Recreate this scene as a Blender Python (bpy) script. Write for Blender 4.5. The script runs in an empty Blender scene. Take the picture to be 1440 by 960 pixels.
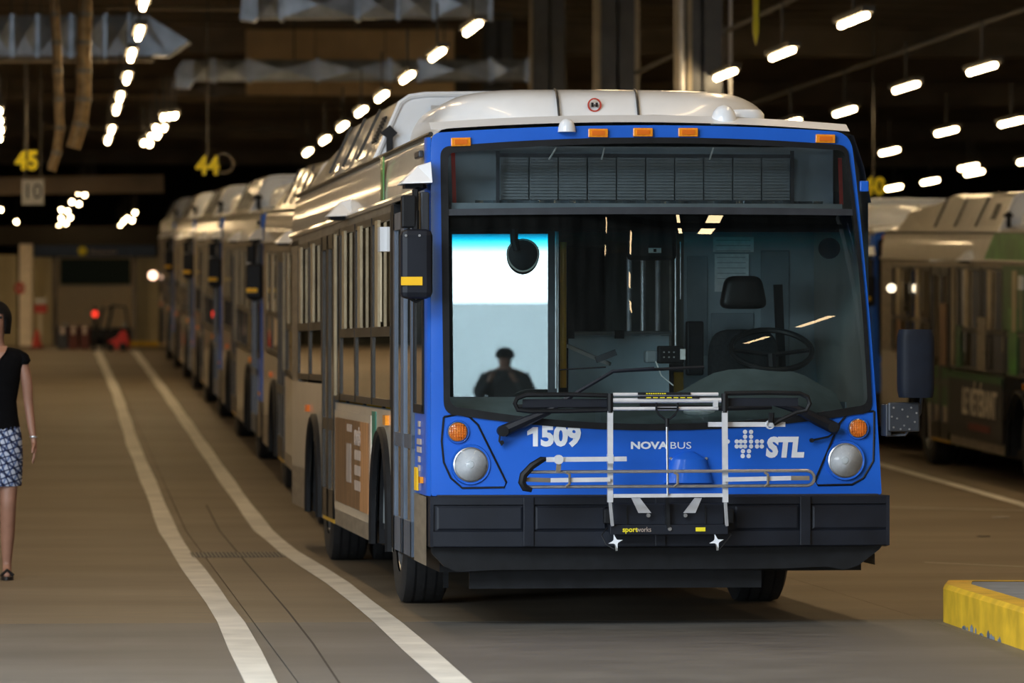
import bpy, bmesh, math, random
from mathutils import Vector, Matrix
random.seed(7)
C = bpy.context.scene.collection
PI = math.pi
# ------------------------------------------------------------------ camera, sky, exposure
F = 7000.0; CH = 1.56; YAW = math.atan(649/7000.0)
SY, CY = math.sin(YAW), math.cos(YAW)
def P(px, py, D):
    """point seen at pixel px,py at camera depth D"""
    t = (px-720)/F
    return Vector((D*(SY+CY*t), D*(CY-SY*t), CH+(489-py)*D/F))
cam = bpy.data.cameras.new('camera'); camo = bpy.data.objects.new('camera', cam); C.objects.link(camo)
camo.location = (0, 0, CH); camo.rotation_euler = (PI/2, 0, -YAW)
cam.sensor_width = 36; cam.lens = F*36/1440; cam.shift_y = 9/1440.0
cam.clip_start = .5; cam.clip_end = 600
cam.dof.use_dof = True; cam.dof.focus_distance = 27.9; cam.dof.aperture_fstop = 3.6
sc = bpy.context.scene; sc.camera = camo
w = bpy.data.worlds.new('world'); sc.world = w; w.use_nodes = True
bg = w.node_tree.nodes['Background']; bg.inputs[0].default_value = (.80, .91, 1.0, 1); bg.inputs[1].default_value = 14.5
sc.view_settings.view_transform = 'Standard'; sc.view_settings.look = 'None'
sc.view_settings.exposure = 0.0; sc.view_settings.gamma = 1; sc.view_settings.use_curve_mapping = False
sc.cycles.max_bounces = 6; sc.cycles.diffuse_bounces = 3; sc.cycles.glossy_bounces = 3; sc.cycles.transparent_max_bounces = 16
sc.cycles.use_denoising = True; sc.cycles.sample_clamp_indirect = 4.0; sc.cycles.caustics_reflective = False
sc.cycles.caustics_refractive = False
def area(name, loc, rot, sx, sy, power, col, portal=False):
    l = bpy.data.lights.new(name, 'AREA'); l.shape = 'RECTANGLE'; l.size = sx; l.size_y = sy; l.energy = power; l.color = col
    if portal: l.cycles.is_portal = True
    o = bpy.data.objects.new(name, l); C.objects.link(o); o.location = loc; o.rotation_euler = rot
    return o
FY = -12.0; LX = -16.0; RX = 46.0; CEIL = 8.2
DOOR = (-4.6, -.5, 4.2)          # bay door behind the camera: x0, x1, height
SIDE = (-10.0, 18.0, 5.2)          # unseen left wall openings added for daylight on the bus front: y0, y1, height
area('door_daylight', ((DOOR[0]+DOOR[1])/2, FY, DOOR[2]/2), (PI/2, 0, PI), DOOR[1]-DOOR[0], DOOR[2], 1, (1,1,1), True)
FILL_SKYL = (-11.5, -.5, 10.0, 19.5)   # unseen roof opening added to light the bus front: x0, x1, y0, y1
area('roof_fill_daylight', ((FILL_SKYL[0]+FILL_SKYL[1])/2, (FILL_SKYL[2]+FILL_SKYL[3])/2, CEIL), (0, 0, 0), FILL_SKYL[1]-FILL_SKYL[0], FILL_SKYL[3]-FILL_SKYL[2], 1, (1,1,1), True)
area('side_fill_daylight', (LX, (SIDE[0]+SIDE[1])/2, SIDE[2]/2), (PI/2, 0, -PI/2), SIDE[1]-SIDE[0], SIDE[2], 1, (1,1,1), True)
WARM = (1.0, .70, .38)
LAMP_H = 3.5                        # lamp plane above the camera
# lamps of the same rows outside the frame (nearer than the picture shows)
for X in (-7.5, -3.2, 1.0, 4.9, 8.8, 12.4, 16.0, 19.6, 23.2):
    for k in range(8):
        area('unseen_lamp_light', (X, 13.5+4.9*k, CH+LAMP_H), (0, 0, 0), .16, 2.4, 30 if k > 1 else 18, WARM)
for X in (8.8, 12.4): area('unseen_lamp_light', (X, 8.6, CH+LAMP_H), (0, 0, 0), .16, 2.4, 18, WARM)
for X in (-12.5, -7.5, -3.2):  # unseen lamps added to brighten the left wall and the far end
    for k in range(12):
        area('unseen_lamp_light', (X, 52.7+4.9*k, CH+LAMP_H), (0, 0, 0), .16, 2.4, 30 if k < 8 else 75, WARM)

# ------------------------------------------------------------------ materials
def nodes(name):
    m = bpy.data.materials.new(name); m.use_nodes = True
    return m, m.node_tree, m.node_tree.nodes['Principled BSDF']
def mat(name, col, rough=.5, metal=0, coat=0, noise=0, scale=8, bump=0, emit=0, spec=.5, stretch=(1,1,1), rvar=0):
    m, t, b = nodes(name); c = (col[0], col[1], col[2], 1)
    b.inputs['Base Color'].default_value = c; b.inputs['Roughness'].default_value = rough
    b.inputs['Metallic'].default_value = metal; b.inputs['Coat Weight'].default_value = coat
    b.inputs['Coat Roughness'].default_value = .06; b.inputs['Specular IOR Level'].default_value = spec
    if emit:
        b.inputs['Emission Color'].default_value = c; b.inputs['Emission Strength'].default_value = emit
    if noise or bump or rvar:
        tc = t.nodes.new('ShaderNodeTexCoord'); mp = t.nodes.new('ShaderNodeMapping'); n = t.nodes.new('ShaderNodeTexNoise')
        mp.inputs['Scale'].default_value = stretch
        n.inputs['Scale'].default_value = scale; n.inputs['Detail'].default_value = 5
        t.links.new(tc.outputs['Object'], mp.inputs[0]); t.links.new(mp.outputs[0], n.inputs['Vector'])
        if noise:
            r = t.nodes.new('ShaderNodeValToRGB')
            r.color_ramp.elements[0].position = .3; r.color_ramp.elements[1].position = .7
            r.color_ramp.elements[0].color = tuple(x*(1-noise) for x in col)+(1,)
            r.color_ramp.elements[1].color = tuple(min(1, x*(1+noise)) for x in col)+(1,)
            t.links.new(n.outputs['Fac'], r.inputs[0]); t.links.new(r.outputs[0], b.inputs['Base Color'])
        if bump:
            bp = t.nodes.new('ShaderNodeBump'); bp.inputs['Strength'].default_value = bump; bp.inputs['Distance'].default_value = .01
            t.links.new(n.outputs['Fac'], bp.inputs['Height']); t.links.new(bp.outputs[0], b.inputs['Normal'])
        if rvar:
            mr = t.nodes.new('ShaderNodeMapRange'); mr.inputs[3].default_value = max(0, rough-rvar); mr.inputs[4].default_value = rough+rvar
            t.links.new(n.outputs['Fac'], mr.inputs[0]); t.links.new(mr.outputs[0], b.inputs['Roughness'])
    return m
def thin_glass(name, tint, k=2.0, dirt_or_reflection=0.0, dcol=(.45, .5, .5)):
    m = bpy.data.materials.new(name); m.use_nodes = True; t = m.node_tree; t.nodes.clear()
    out = t.nodes.new('ShaderNodeOutputMaterial'); tr = t.nodes.new('ShaderNodeBsdfTransparent'); tr.inputs[0].default_value = (*tint, 1)
    g = t.nodes.new('ShaderNodeBsdfGlossy'); g.inputs['Roughness'].default_value = 0.0
    fr = t.nodes.new('ShaderNodeFresnel'); fr.inputs[0].default_value = 1.5
    mu = t.nodes.new('ShaderNodeMath'); mu.operation = 'MULTIPLY'; mu.inputs[1].default_value = k; mu.use_clamp = True
    mx = t.nodes.new('ShaderNodeMixShader')
    t.links.new(fr.outputs[0], mu.inputs[0]); t.links.new(mu.outputs[0], mx.inputs[0])
    t.links.new(tr.outputs[0], mx.inputs[1]); t.links.new(g.outputs[0], mx.inputs[2])
    last = mx
    if dirt_or_reflection:
        d = t.nodes.new('ShaderNodeBsdfDiffuse'); d.inputs[0].default_value = (*dcol, 1)
        tc = t.nodes.new('ShaderNodeTexCoord'); mp = t.nodes.new('ShaderNodeMapping'); mp.inputs['Scale'].default_value = (6, 1, .7)
        n = t.nodes.new('ShaderNodeTexNoise'); n.inputs['Scale'].default_value = 3; n.inputs['Detail'].default_value = 6
        mr = t.nodes.new('ShaderNodeMapRange'); mr.inputs[1].default_value = .35; mr.inputs[2].default_value = .8
        mr.inputs[3].default_value = dirt_or_reflection*.3; mr.inputs[4].default_value = dirt_or_reflection
        m2 = t.nodes.new('ShaderNodeMixShader')
        t.links.new(tc.outputs['Object'], mp.inputs[0]); t.links.new(mp.outputs[0], n.inputs['Vector'])
        t.links.new(n.outputs['Fac'], mr.inputs[0]); t.links.new(mr.outputs[0], m2.inputs[0])
        t.links.new(mx.outputs[0], m2.inputs[1]); t.links.new(d.outputs[0], m2.inputs[2]); last = m2
    t.links.new(last.outputs[0], out.inputs[0]); return m
def concrete(name, a, b_, sc1=.35):
    m, t, b = nodes(name); L = t.links.new
    tc = t.nodes.new('ShaderNodeTexCoord')
    def nz(scale, st, det=6):
        mp = t.nodes.new('ShaderNodeMapping'); mp.inputs['Scale'].default_value = st
        n = t.nodes.new('ShaderNodeTexNoise'); n.inputs['Scale'].default_value = scale; n.inputs['Detail'].default_value = det
        L(tc.outputs['Object'], mp.inputs[0]); L(mp.outputs[0], n.inputs['Vector']); return n
    n1 = nz(sc1, (1, 2.2, 1)); n2 = nz(3.0, (1, 7, 1)); n3 = nz(40, (1, 1, 1))
    r = t.nodes.new('ShaderNodeValToRGB'); r.color_ramp.elements[0].position = .32; r.color_ramp.elements[1].position = .68
    r.color_ramp.elements[0].color = (*a, 1); r.color_ramp.elements[1].color = (*b_, 1)
    L(n1.outputs['Fac'], r.inputs[0])
    mx = t.nodes.new('ShaderNodeMix'); mx.data_type = 'RGBA'; mx.blend_type = 'MULTIPLY'; mx.inputs[0].default_value = .75
    r2 = t.nodes.new('ShaderNodeValToRGB'); r2.color_ramp.elements[0].position = .3; r2.color_ramp.elements[1].position = .65
    r2.color_ramp.elements[0].color = (.45, .43, .4, 1); r2.color_ramp.elements[1].color = (1, 1, 1, 1)
    L(n2.outputs['Fac'], r2.inputs[0]); L(r.outputs[0], mx.inputs[6]); L(r2.outputs[0], mx.inputs[7]); L(mx.outputs[2], b.inputs['Base Color'])
    mr = t.nodes.new('ShaderNodeMapRange'); mr.inputs[3].default_value = .42; mr.inputs[4].default_value = .75
    L(n2.outputs['Fac'], mr.inputs[0]); L(mr.outputs[0], b.inputs['Roughness'])
    bp = t.nodes.new('ShaderNodeBump'); bp.inputs['Strength'].default_value = .25; bp.inputs['Distance'].default_value = .004
    L(n3.outputs['Fac'], bp.inputs['Height']); L(bp.outputs[0], b.inputs['Normal']); return m
BLUE = mat('blue paint', (.014, .118, .60), .4, 0, .25, noise=.05, scale=3, spec=.25)
CREAM = mat('cream body paint', (.62, .58, .50), .3, 0, .8, noise=.06, scale=5, bump=.6, stretch=(1,.8,1))
WHITE = mat('white fibreglass', (.78, .82, .88), .35, 0, .4, noise=.04, scale=5)
BLACK = mat('black rubber', (.007, .008, .010), .55, noise=.3, scale=12, spec=.25)
BUMP = mat('black bumper plastic', (.0075, .010, .017), .5, noise=.25, scale=6, rvar=.1, spec=.3)
DARK = mat('dark grey metal', (.035, .04, .05), .45, .3, noise=.2, scale=9)
TRIM = mat('dark window trim', (.03, .028, .025), .4, .2, noise=.2, scale=10)
DOORM = mat('door leaf blue grey', (.10, .13, .18), .42, .3, noise=.3, scale=5, stretch=(1,1,.3))
STEEL = mat('brushed steel', (.55, .56, .58), .33, .9, noise=.12, scale=20)
SILVER = mat('silver painted tube', (.66, .67, .71), .38, .2, noise=.1, scale=14)
GREYP = mat('grey panel', (.25, .30, .33), .6, noise=.15, scale=5)
SKIRT = mat('dusty grey skirt', (.20, .17, .13), .5, .2, noise=.25, scale=6, stretch=(1,.6,3))
TYRE = mat('tyre rubber', (.010, .011, .013), .75, noise=.3, scale=20, bump=.3)
ORANGE = mat('orange lens', (.95, .30, .015), .25, 0, .5, noise=.2, scale=60)
ORANGED = mat('orange lens dark', (.75, .16, .01), .3)
AMBER = mat('amber lens', (.80, .28, .05), .25, 0, .6, noise=.35, scale=70)
REDL = mat('red plastic', (.45, .03, .015), .45, noise=.2, scale=10)
YEL = mat('yellow reflector', (.95, .55, .015), .4, noise=.05)
YELT = mat('yellow lettering', (.85, .72, .02), .5, noise=.08)
LENS = mat('headlamp reflector', (.97, .98, .99), .5, .0, noise=.10, scale=55)
WTXT = mat('white vinyl lettering', (.82, .86, .93), .5, noise=.03)
GLASS = thin_glass('windshield glass', (.88, .97, .97), 2.0, .018)
_t = GLASS.node_tree; _tc = _t.nodes.new('ShaderNodeTexCoord'); _sp = _t.nodes.new('ShaderNodeSeparateXYZ'); _mr = _t.nodes.new('ShaderNodeMapRange')
_mr.inputs[1].default_value = 2.10; _mr.inputs[2].default_value = 2.24; _rp = _t.nodes.new('ShaderNodeValToRGB')
_rp.color_ramp.elements[0].color = (.88, .97, .97, 1); _rp.color_ramp.elements[1].color = (.015, .05, .08, 1)
_e = _rp.color_ramp.elements.new(.45); _e.color = (.22, .80, .90, 1); _e = _rp.color_ramp.elements.new(.72); _e.color = (.02, .42, .56, 1)
_t.links.new(_tc.outputs['Object'], _sp.inputs[0]); _t.links.new(_sp.outputs['Z'], _mr.inputs[0]); _t.links.new(_mr.outputs[0], _rp.inputs[0])
for _n in _t.nodes:
    if _n.type == 'BSDF_TRANSPARENT': _t.links.new(_rp.outputs[0], _n.inputs[0])
GSIGN = thin_glass('sign glass', (.78, .85, .87), 1.6, .02)
GSIDE = thin_glass('tinted side glass', (.34, .33, .27), 3.2, .10, (.42, .33, .18))  # tan diffuse share paints a warm reflection into the panes
GHEAD = thin_glass('lens cover', (.95, .97, 1), 1.0)
LOUV = mat('sign module grey', (.20, .225, .24), .5, noise=.1, scale=15)
TANM = mat('tan reflection strip and rod', (.36, .29, .18), .4, .2, noise=.2, scale=6)  # tan of the strips that paint window reflections, also used on the rod
FILM = mat('crumpled film', (.10, .13, .15), .25, .3, noise=.7, scale=9)
SEATM = mat('black vinyl', (.008, .009, .010), .42, 0, .0, noise=.2, scale=12)
FABRIC = mat('charcoal fabric', (.018, .02, .022), .9, noise=.3, scale=60)
PAPER = mat('paper notice', (.85, .88, .88), .8, noise=.1, scale=30)
YPOLE = mat('yellow grab pole', (.62, .36, .02), .35, noise=.1)
BROWN = mat('brown advert print', (.16, .085, .04), .45, noise=.5, scale=3, stretch=(1,3,.6))
TAN = mat('tan advert print', (.42, .21, .09), .45, noise=.5, scale=3, stretch=(1,5,.5))
PALE = mat('pale advert print', (.46, .38, .33), .5, noise=.15, scale=10)
CUP = mat('cup print', (.34, .29, .26), .5, noise=.2, scale=8)
GREEN = mat('green vinyl', (.05, .20, .035), .35, 0, .5, noise=.5, scale=2.5)
DGREEN = mat('dark green vinyl', (.02, .09, .02), .4, 0, .3, noise=.3, scale=5)
TEAL = mat('teal vinyl', (.02, .16, .11), .4)
ADBLK = mat('black advert print', (.012, .010, .010), .5, noise=.3)
ADTXT = mat('cream advert lettering', (.50, .44, .34), .6, noise=.15, scale=20)
FLOORM = concrete('concrete floor', (.165, .128, .085), (.255, .205, .142))
FLOORG = concrete('grey concrete apron', (.115, .108, .098), (.185, .175, .158))
LINEM = mat('worn white floor paint', (.66, .64, .58), .6, noise=.18, scale=2.5)
CURBG0 = mat('worn grate iron', (.22, .20, .17), .6, noise=.2)
JOINT = mat('joint filler', (.05, .04, .03), .9, noise=.2)
CURBY = mat('yellow curb paint', (.66, .41, .02), .6, noise=.22, scale=5, bump=.2)
CURBG = mat('grey island concrete', (.20, .23, .27), .8, noise=.15, scale=6, bump=.2)
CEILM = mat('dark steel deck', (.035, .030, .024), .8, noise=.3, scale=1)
JOIST = mat('brown steel joist', (.24, .19, .13), .6, .2, noise=.35, scale=1.5, stretch=(.5,3,1))
WALLM = mat('beige wall paint', (.52, .46, .34), .85, noise=.15, scale=1)
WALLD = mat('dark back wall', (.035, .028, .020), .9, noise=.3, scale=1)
WALLC = mat('beige corrugated wall', (.50, .43, .26), .7, noise=.1, scale=3)
GALV = mat('galvanised duct', (.38, .43, .50), .34, .8, noise=.25, scale=4)
PANELB = mat('beige wall panel', (.70, .54, .33), .8, noise=.12, scale=1.5)
COLM = mat('grey painted column', (.115, .125, .145), .5, .1, noise=.15, scale=3)
COLW = mat('beige column edge', (.46, .41, .32), .5, .1, noise=.12, scale=4)
HOSE = mat('brown exhaust hose', (.30, .20, .09), .55, .2, noise=.45, scale=9, bump=.3)
HEAD = mat('navy header beam', (.03, .06, .13), .6, noise=.2)
SIGNW = mat('white sign board', (.50, .50, .48), .6, noise=.1)
LAMPM = mat('glowing lamp tube', (1.0, .72, .38), .5, emit=40)
HOUS = mat('lamp housing', (.10, .095, .085), .6)
SKIN = mat('skin', (.33, .165, .11), .5, noise=.1, scale=12)
HAIR = mat('black hair', (.004, .0035, .004), .7, noise=.4, scale=50, stretch=(1,1,.2), spec=.15)
TOP = mat('black jersey', (.004, .004, .005), .95, noise=.2, scale=30, spec=.1)
SHOE = mat('black shoe leather', (.012, .010, .010), .4)
WALLO = mat('white perimeter wall', (.80, .84, .86), .8, noise=.05, scale=.6)
ASPH = mat('outside asphalt', (.22, .22, .22), .9, noise=.1)
def tartan():
    m, t, b = nodes('blue white sketched check'); L = t.links.new
    tc = t.nodes.new('ShaderNodeTexCoord'); prev = None
    for k, (rot, s) in enumerate(((.35, 30), (1.85, 26), (.9, 17), (-.5, 21))):
        mp = t.nodes.new('ShaderNodeMapping'); mp.inputs['Rotation'].default_value = (0, rot, 0)
        wv = t.nodes.new('ShaderNodeTexWave'); wv.inputs['Scale'].default_value = s*.28; wv.inputs['Distortion'].default_value = 1.6
        wv.inputs['Detail'].default_value = 3
        r = t.nodes.new('ShaderNodeValToRGB'); r.color_ramp.elements[0].position = .08; r.color_ramp.elements[1].position = .22
        r.color_ramp.elements[0].color = (.10, .13, .24, 1) if k < 3 else (.3, .4, .62, 1); r.color_ramp.elements[1].color = (1, 1, 1, 1)
        L(tc.outputs['Object'], mp.inputs[0]); L(mp.outputs[0], wv.inputs[0]); L(wv.outputs['Fac'], r.inputs[0])
        mx = t.nodes.new('ShaderNodeMix'); mx.data_type = 'RGBA'; mx.blend_type = 'MULTIPLY'; mx.inputs[0].default_value = 1
        if prev is None: mx.inputs[6].default_value = (.55, .62, .78, 1)
        else: L(prev, mx.inputs[6])
        L(r.outputs[0], mx.inputs[7]); prev = mx.outputs[2]
    L(prev, b.inputs['Base Color']); b.inputs['Roughness'].default_value = .85; return m
SKIRTW = tartan()

# ------------------------------------------------------------------ mesh helpers
class M:
    def __init__(s): s.v = []; s.f = []; s.sm = []
    def add(s, vs, fs, smooth=False):
        b = len(s.v); s.v += [tuple(p) for p in vs]; s.f += [tuple(i+b for i in q) for q in fs]; s.sm += [smooth]*len(fs); return s
    def box(s, x0, x1, y0, y1, z0, z1):
        return s.add([(x0,y0,z0),(x1,y0,z0),(x1,y1,z0),(x0,y1,z0),(x0,y0,z1),(x1,y0,z1),(x1,y1,z1),(x0,y1,z1)],
                     [(0,3,2,1),(4,5,6,7),(0,1,5,4),(1,2,6,5),(2,3,7,6),(3,0,4,7)])
    def bar(s, a, b, w, h=None, up=(0,0,1)):
        """rectangular bar from a to b; w across, h along up"""
        a = Vector(a); b = Vector(b); h = w if h is None else h; d = (b-a).normalized(); u = Vector(up)
        if abs(d.dot(u)) > .98: u = Vector((0,1,0))
        r = d.cross(u).normalized(); u = r.cross(d)
        q = [a+r*i*w/2+u*j*h/2 for i, j in ((-1,-1),(1,-1),(1,1),(-1,1))]+[b+r*i*w/2+u*j*h/2 for i, j in ((-1,-1),(1,-1),(1,1),(-1,1))]
        return s.add(q, [(0,1,2,3)[::-1],(4,5,6,7),(0,1,5,4),(1,2,6,5),(2,3,7,6),(3,0,4,7)])
    def tube(s, pts, r, n=8, cap=True):
        pts = [Vector(p) for p in pts]; rs = r if isinstance(r, (list, tuple)) else [r]*len(pts); rings = []
        prev = None
        for i, p in enumerate(pts):
            d = (pts[min(i+1, len(pts)-1)]-pts[max(i-1, 0)]).normalized()
            if prev is None:
                u = Vector((0,0,1)) if abs(d.z) < .9 else Vector((0,1,0))
            else: u = prev
            r_ = d.cross(u).normalized(); u = r_.cross(d).normalized(); prev = u
            rings += [p+(r_*math.cos(2*PI*k/n)+u*math.sin(2*PI*k/n))*rs[i] for k in range(n)]
        fs = [(i*n+k, i*n+(k+1)%n, (i+1)*n+(k+1)%n, (i+1)*n+k) for i in range(len(pts)-1) for k in range(n)]
        s.add(rings, fs, True)
        if cap:
            b = len(s.v)-len(rings); s.f += [tuple(b+k for k in range(n))[::-1], tuple(b+(len(pts)-1)*n+k for k in range(n))]; s.sm += [False]*2
        return s
    def disc(s, c, r, t, axis='y', n=28, prof=None):
        """lathe: prof list of (radius, offset along axis)"""
        prof = prof or [(0, 0), (r, 0), (r, t), (0, t)]
        vs = []
        for (rr, o) in prof:
            for k in range(n):
                a = 2*PI*k/n; p, q = rr*math.cos(a), rr*math.sin(a)
                vs.append({'y': (c[0]+p, c[1]+o, c[2]+q), 'x': (c[0]+o, c[1]+p, c[2]+q), 'z': (c[0]+p, c[1]+q, c[2]+o)}[axis])
        m_ = len(prof)
        return s.add(vs, [(i*n+k, i*n+(k+1)%n, (i+1)*n+(k+1)%n, (i+1)*n+k) for i in range(m_-1) for k in range(n)], True)
    def grid(s, f, nu, nv, smooth=True):
        vs = [f(i/nu, j/nv) for j in range(nv+1) for i in range(nu+1)]; W = nu+1
        return s.add(vs, [(j*W+i, j*W+i+1, (j+1)*W+i+1, (j+1)*W+i) for j in range(nv) for i in range(nu)], smooth)
    def ring(s, A, B, k=1, surf=None, closed=True, smooth=True):
        """skin between two matched loops"""
        n = len(A); vs = []
        for j in range(k+1):
            for a, b in zip(A, B):
                p = Vector(a).lerp(Vector(b), j/k); vs.append(surf(p) if surf else p)
        e = n if closed else n-1
        return s.add(vs, [(j*n+i, j*n+(i+1)%n, (j+1)*n+(i+1)%n, (j+1)*n+i) for j in range(k) for i in range(e)], smooth)
    def prism(s, poly, d, smooth=False):
        n = len(poly); d = Vector(d); vs = [Vector(p) for p in poly]; vs += [p+d for p in vs]
        return s.add(vs, [tuple(range(n)), tuple(range(2*n-1, n-1, -1))]+[(i, i+n, (i+1)%n+n, (i+1)%n) for i in range(n)])
    def build(s, name, m, parent=None, bevel=0, label=None, kind=None, fix=True):
        me = bpy.data.meshes.new(name); me.from_pydata(s.v, [], s.f); me.update()
        me.polygons.foreach_set('use_smooth', s.sm)
        if fix:
            b = bmesh.new(); b.from_mesh(me)
            b.normal_update(); bmesh.ops.recalc_face_normals(b, faces=b.faces); b.to_mesh(me); b.free()
        if any(s.sm): me.set_sharp_from_angle(angle=.7)
        me.materials.append(m); o = bpy.data.objects.new(name, me); C.objects.link(o)
        if parent: o.parent = parent
        if bevel:
            md = o.modifiers.new('bevel', 'BEVEL'); md.width = bevel; md.segments = 2; md.limit_method = 'ANGLE'
        if label: o['label'] = label
        if kind: o['kind'] = kind
        return o
def empty(name, loc, rot=(0,0,0), label=None, cat=None, group=None, kind=None):
    o = bpy.data.objects.new(name, None); C.objects.link(o); o.location = loc; o.rotation_euler = rot; o.empty_display_size = .1
    return tag(o, label, cat, group, kind)
def tag(o, label=None, cat=None, group=None, kind=None):
    if label: o['label'] = label
    if cat: o['category'] = cat
    if group: o['group'] = group
    if kind: o['kind'] = kind
    return o
def text(name, s, m, parent, place, size, ext=.002, bold=0, shear=0, xs=1.0, spacing=1.0, align='CENTER', surf=None):
    """lettering: place = matrix; letters lie in local xy, facing +z"""
    c = bpy.data.curves.new(name, 'FONT'); c.body = s; c.size = size; c.extrude = ext; c.offset = bold; c.shear = shear
    c.align_x = align; c.align_y = 'CENTER'; c.space_character = spacing; c.resolution_u = 3
    o = bpy.data.objects.new(name, c); C.objects.link(o)
    dg = bpy.context.evaluated_depsgraph_get(); me = bpy.data.meshes.new_from_object(o.evaluated_get(dg))
    bpy.data.objects.remove(o); bpy.data.curves.remove(c); me.name = name
    for v in me.vertices:
        p = place @ Vector((v.co.x*xs, v.co.y, v.co.z)); v.co = surf(p) if surf else p
    me.materials.clear(); me.materials.append(m); me.update()
    o = bpy.data.objects.new(name, me); C.objects.link(o)
    if parent: o.parent = parent
    return o
FACE = lambda x, y, z: Matrix.Translation((x, y, z)) @ Matrix.Rotation(PI/2, 4, 'X')           # read from -y
SIDEM = lambda x, y, z: Matrix.Translation((x, y, z)) @ Matrix.Rotation(-PI/2, 4, 'Z') @ Matrix.Rotation(PI/2, 4, 'X')  # read from -x
def copy_tree(o, parent=None, skip=(), swap=None, data=None):
    if o.name.split('.')[0] in skip: return None
    c = o.copy(); C.objects.link(c); c.parent = parent
    if swap and c.type == 'MESH' and o.name.split('.')[0] in swap:
        c.data = o.data.copy(); c.data.materials[0] = swap[o.name.split('.')[0]]
    for ch in list(o.children): copy_tree(ch, c, skip, swap)
    return c

# ------------------------------------------------------------------ floor profile
RAMP0, RAMP1, SL = 42.4, 112.6, .0229
def gz(Y, X=0):
    if Y < RAMP0: z = 0
    elif Y < RAMP1: z = SL*(Y-RAMP0)
    else: z = SL*(RAMP1-RAMP0)
    if X > 9.5 and Y > 30: z -= .2*min(1, (X-9.5)/.7)*min(1, (Y-30)/12)
    return z
def G(px, py):
    """floor point under pixel"""
    lo, hi = 5, 109.9
    for _ in range(50):
        D = (lo+hi)/2; p = P(px, py, D)
        if p.z > gz(p.y): lo = D
        else: hi = D
    return p
# the setting ------------------------------------------------------
floor = M().box(LX-1, RX+1, FY-1, 175, -.6, -.25).build('floor', JOINT); floor['kind'] = 'structure'
ys = [FY-.5, -6, 0, 8, 16, 22.3, 28.3, 34, RAMP0, 49.2, 56, 63, 70, 77, 84, 91, 98, 105, RAMP1, 122, 134, 146, 160, 175]
xs = [LX-.5, -9.4, -3.5, 1.15, 5.0, 9.5, 10.2, 16.5, 23, 31, RX+.5]
gp = .0035
for i in range(len(xs)-1):
    for j in range(len(ys)-1):
        x0, x1, y0, y1 = xs[i]+gp, xs[i+1]-gp, ys[j]+gp, ys[j+1]-gp
        if i in (4, 5) : x0 -= gp; x1 += 0
        m = M(); t4 = [(x0,y0,gz(y0,x0)),(x1,y0,gz(y0,x1)),(x1,y1,gz(y1,x1)),(x0,y1,gz(y1,x0))]
        m.add(t4+[(a,b,c-.3) for a,b,c in t4], [(0,1,2,3),(0,4,5,1),(1,5,6,2),(2,6,7,3),(3,7,4,0)])
        m.build('slab', FLOORG if y1 < 29 else FLOORM, floor)
def floor_strip(name, pts, width, m, parent, lift=.004, widths=None):
    mm = M(); pts = [Vector(p) for p in pts]; q = []
    # resample
    for a, b in zip(pts[:-1], pts[1:]):
        n = max(1, int((b-a).length/2))
        q += [a.lerp(b, k/n) for k in range(n)]
    q.append(pts[-1]); vs = []
    for i, p in enumerate(q):
        d = (q[min(i+1, len(q)-1)]-q[max(i-1, 0)]); d.z = 0; d.normalize(); r = Vector((d.y, -d.x, 0))
        wd = width*(1+.08*math.sin(i*1.7))
        for s_ in (-.5, .5):
            e = p+r*s_*wd; vs.append((e.x, e.y, gz(e.y, e.x)+lift))
    mm.add(vs, [(2*i, 2*i+1, 2*i+3, 2*i+2) for i in range(len(q)-1)])
    return mm.build(name, m, parent, fix=False)
l1 = [(137,493),(165,555),(187,625),(215,692),(257,780),(290,825),(325,875),(367,960)]
l2 = [(189,493),(235,555),(280,620),(330,692),(405,775),(475,820),(545,875),(640,960)]
l3 = [(1200,643),(1242,654),(1342,682),(1384,694),(1440,710),(1500,733)]
for nm, L_ in (('left', l1), ('mid', l2), ('right', l3)):
    pts = [G(*p) for p in L_]
    e = pts[-1]+(pts[-1]-pts[-2])*.8; pts.append(e)
    o = floor_strip('painted_line', pts, .155 if nm != 'right' else .13, LINEM, floor)
pts = [G(1240, 713), G(1520, 720)]; floor_strip('painted_line', pts, .05, LINEM, floor)
pts = [G(1300, 791), G(1440, 797)]; floor_strip('painted_line', pts, .03, LINEM, floor)
pts = [G(*p) for p in ((290,710),(345,790),(405,860),(440,905),(480,965))]; floor_strip('floor_crack', pts, .012, JOINT, floor, .003)
# drain
gr = empty('drain_grate', G(333, 780), label='black slotted drain grate across the floor between the two white lines', cat='drain grate')
o0 = G(333, 780); wl = (G(400,780)-G(266,780)).length/2
M().box(-wl, wl, -.42, .42, .001, .0015).build('grate_recess', BLACK, gr)
for k in range(24):
    x = -wl+.02+k*(2*wl-.04)/23
    M().box(x-.006, x+.006, -.42, .42, .002, .004).build('grate_bar', CURBG0, gr)
M().box(-wl-.02, wl+.02, -.44, -.42, .001, .003).build('grate_frame', DARK, gr); M().box(-wl-.02, wl+.02, .42, .44, .001, .003).build('grate_frame', DARK, gr)
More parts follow.
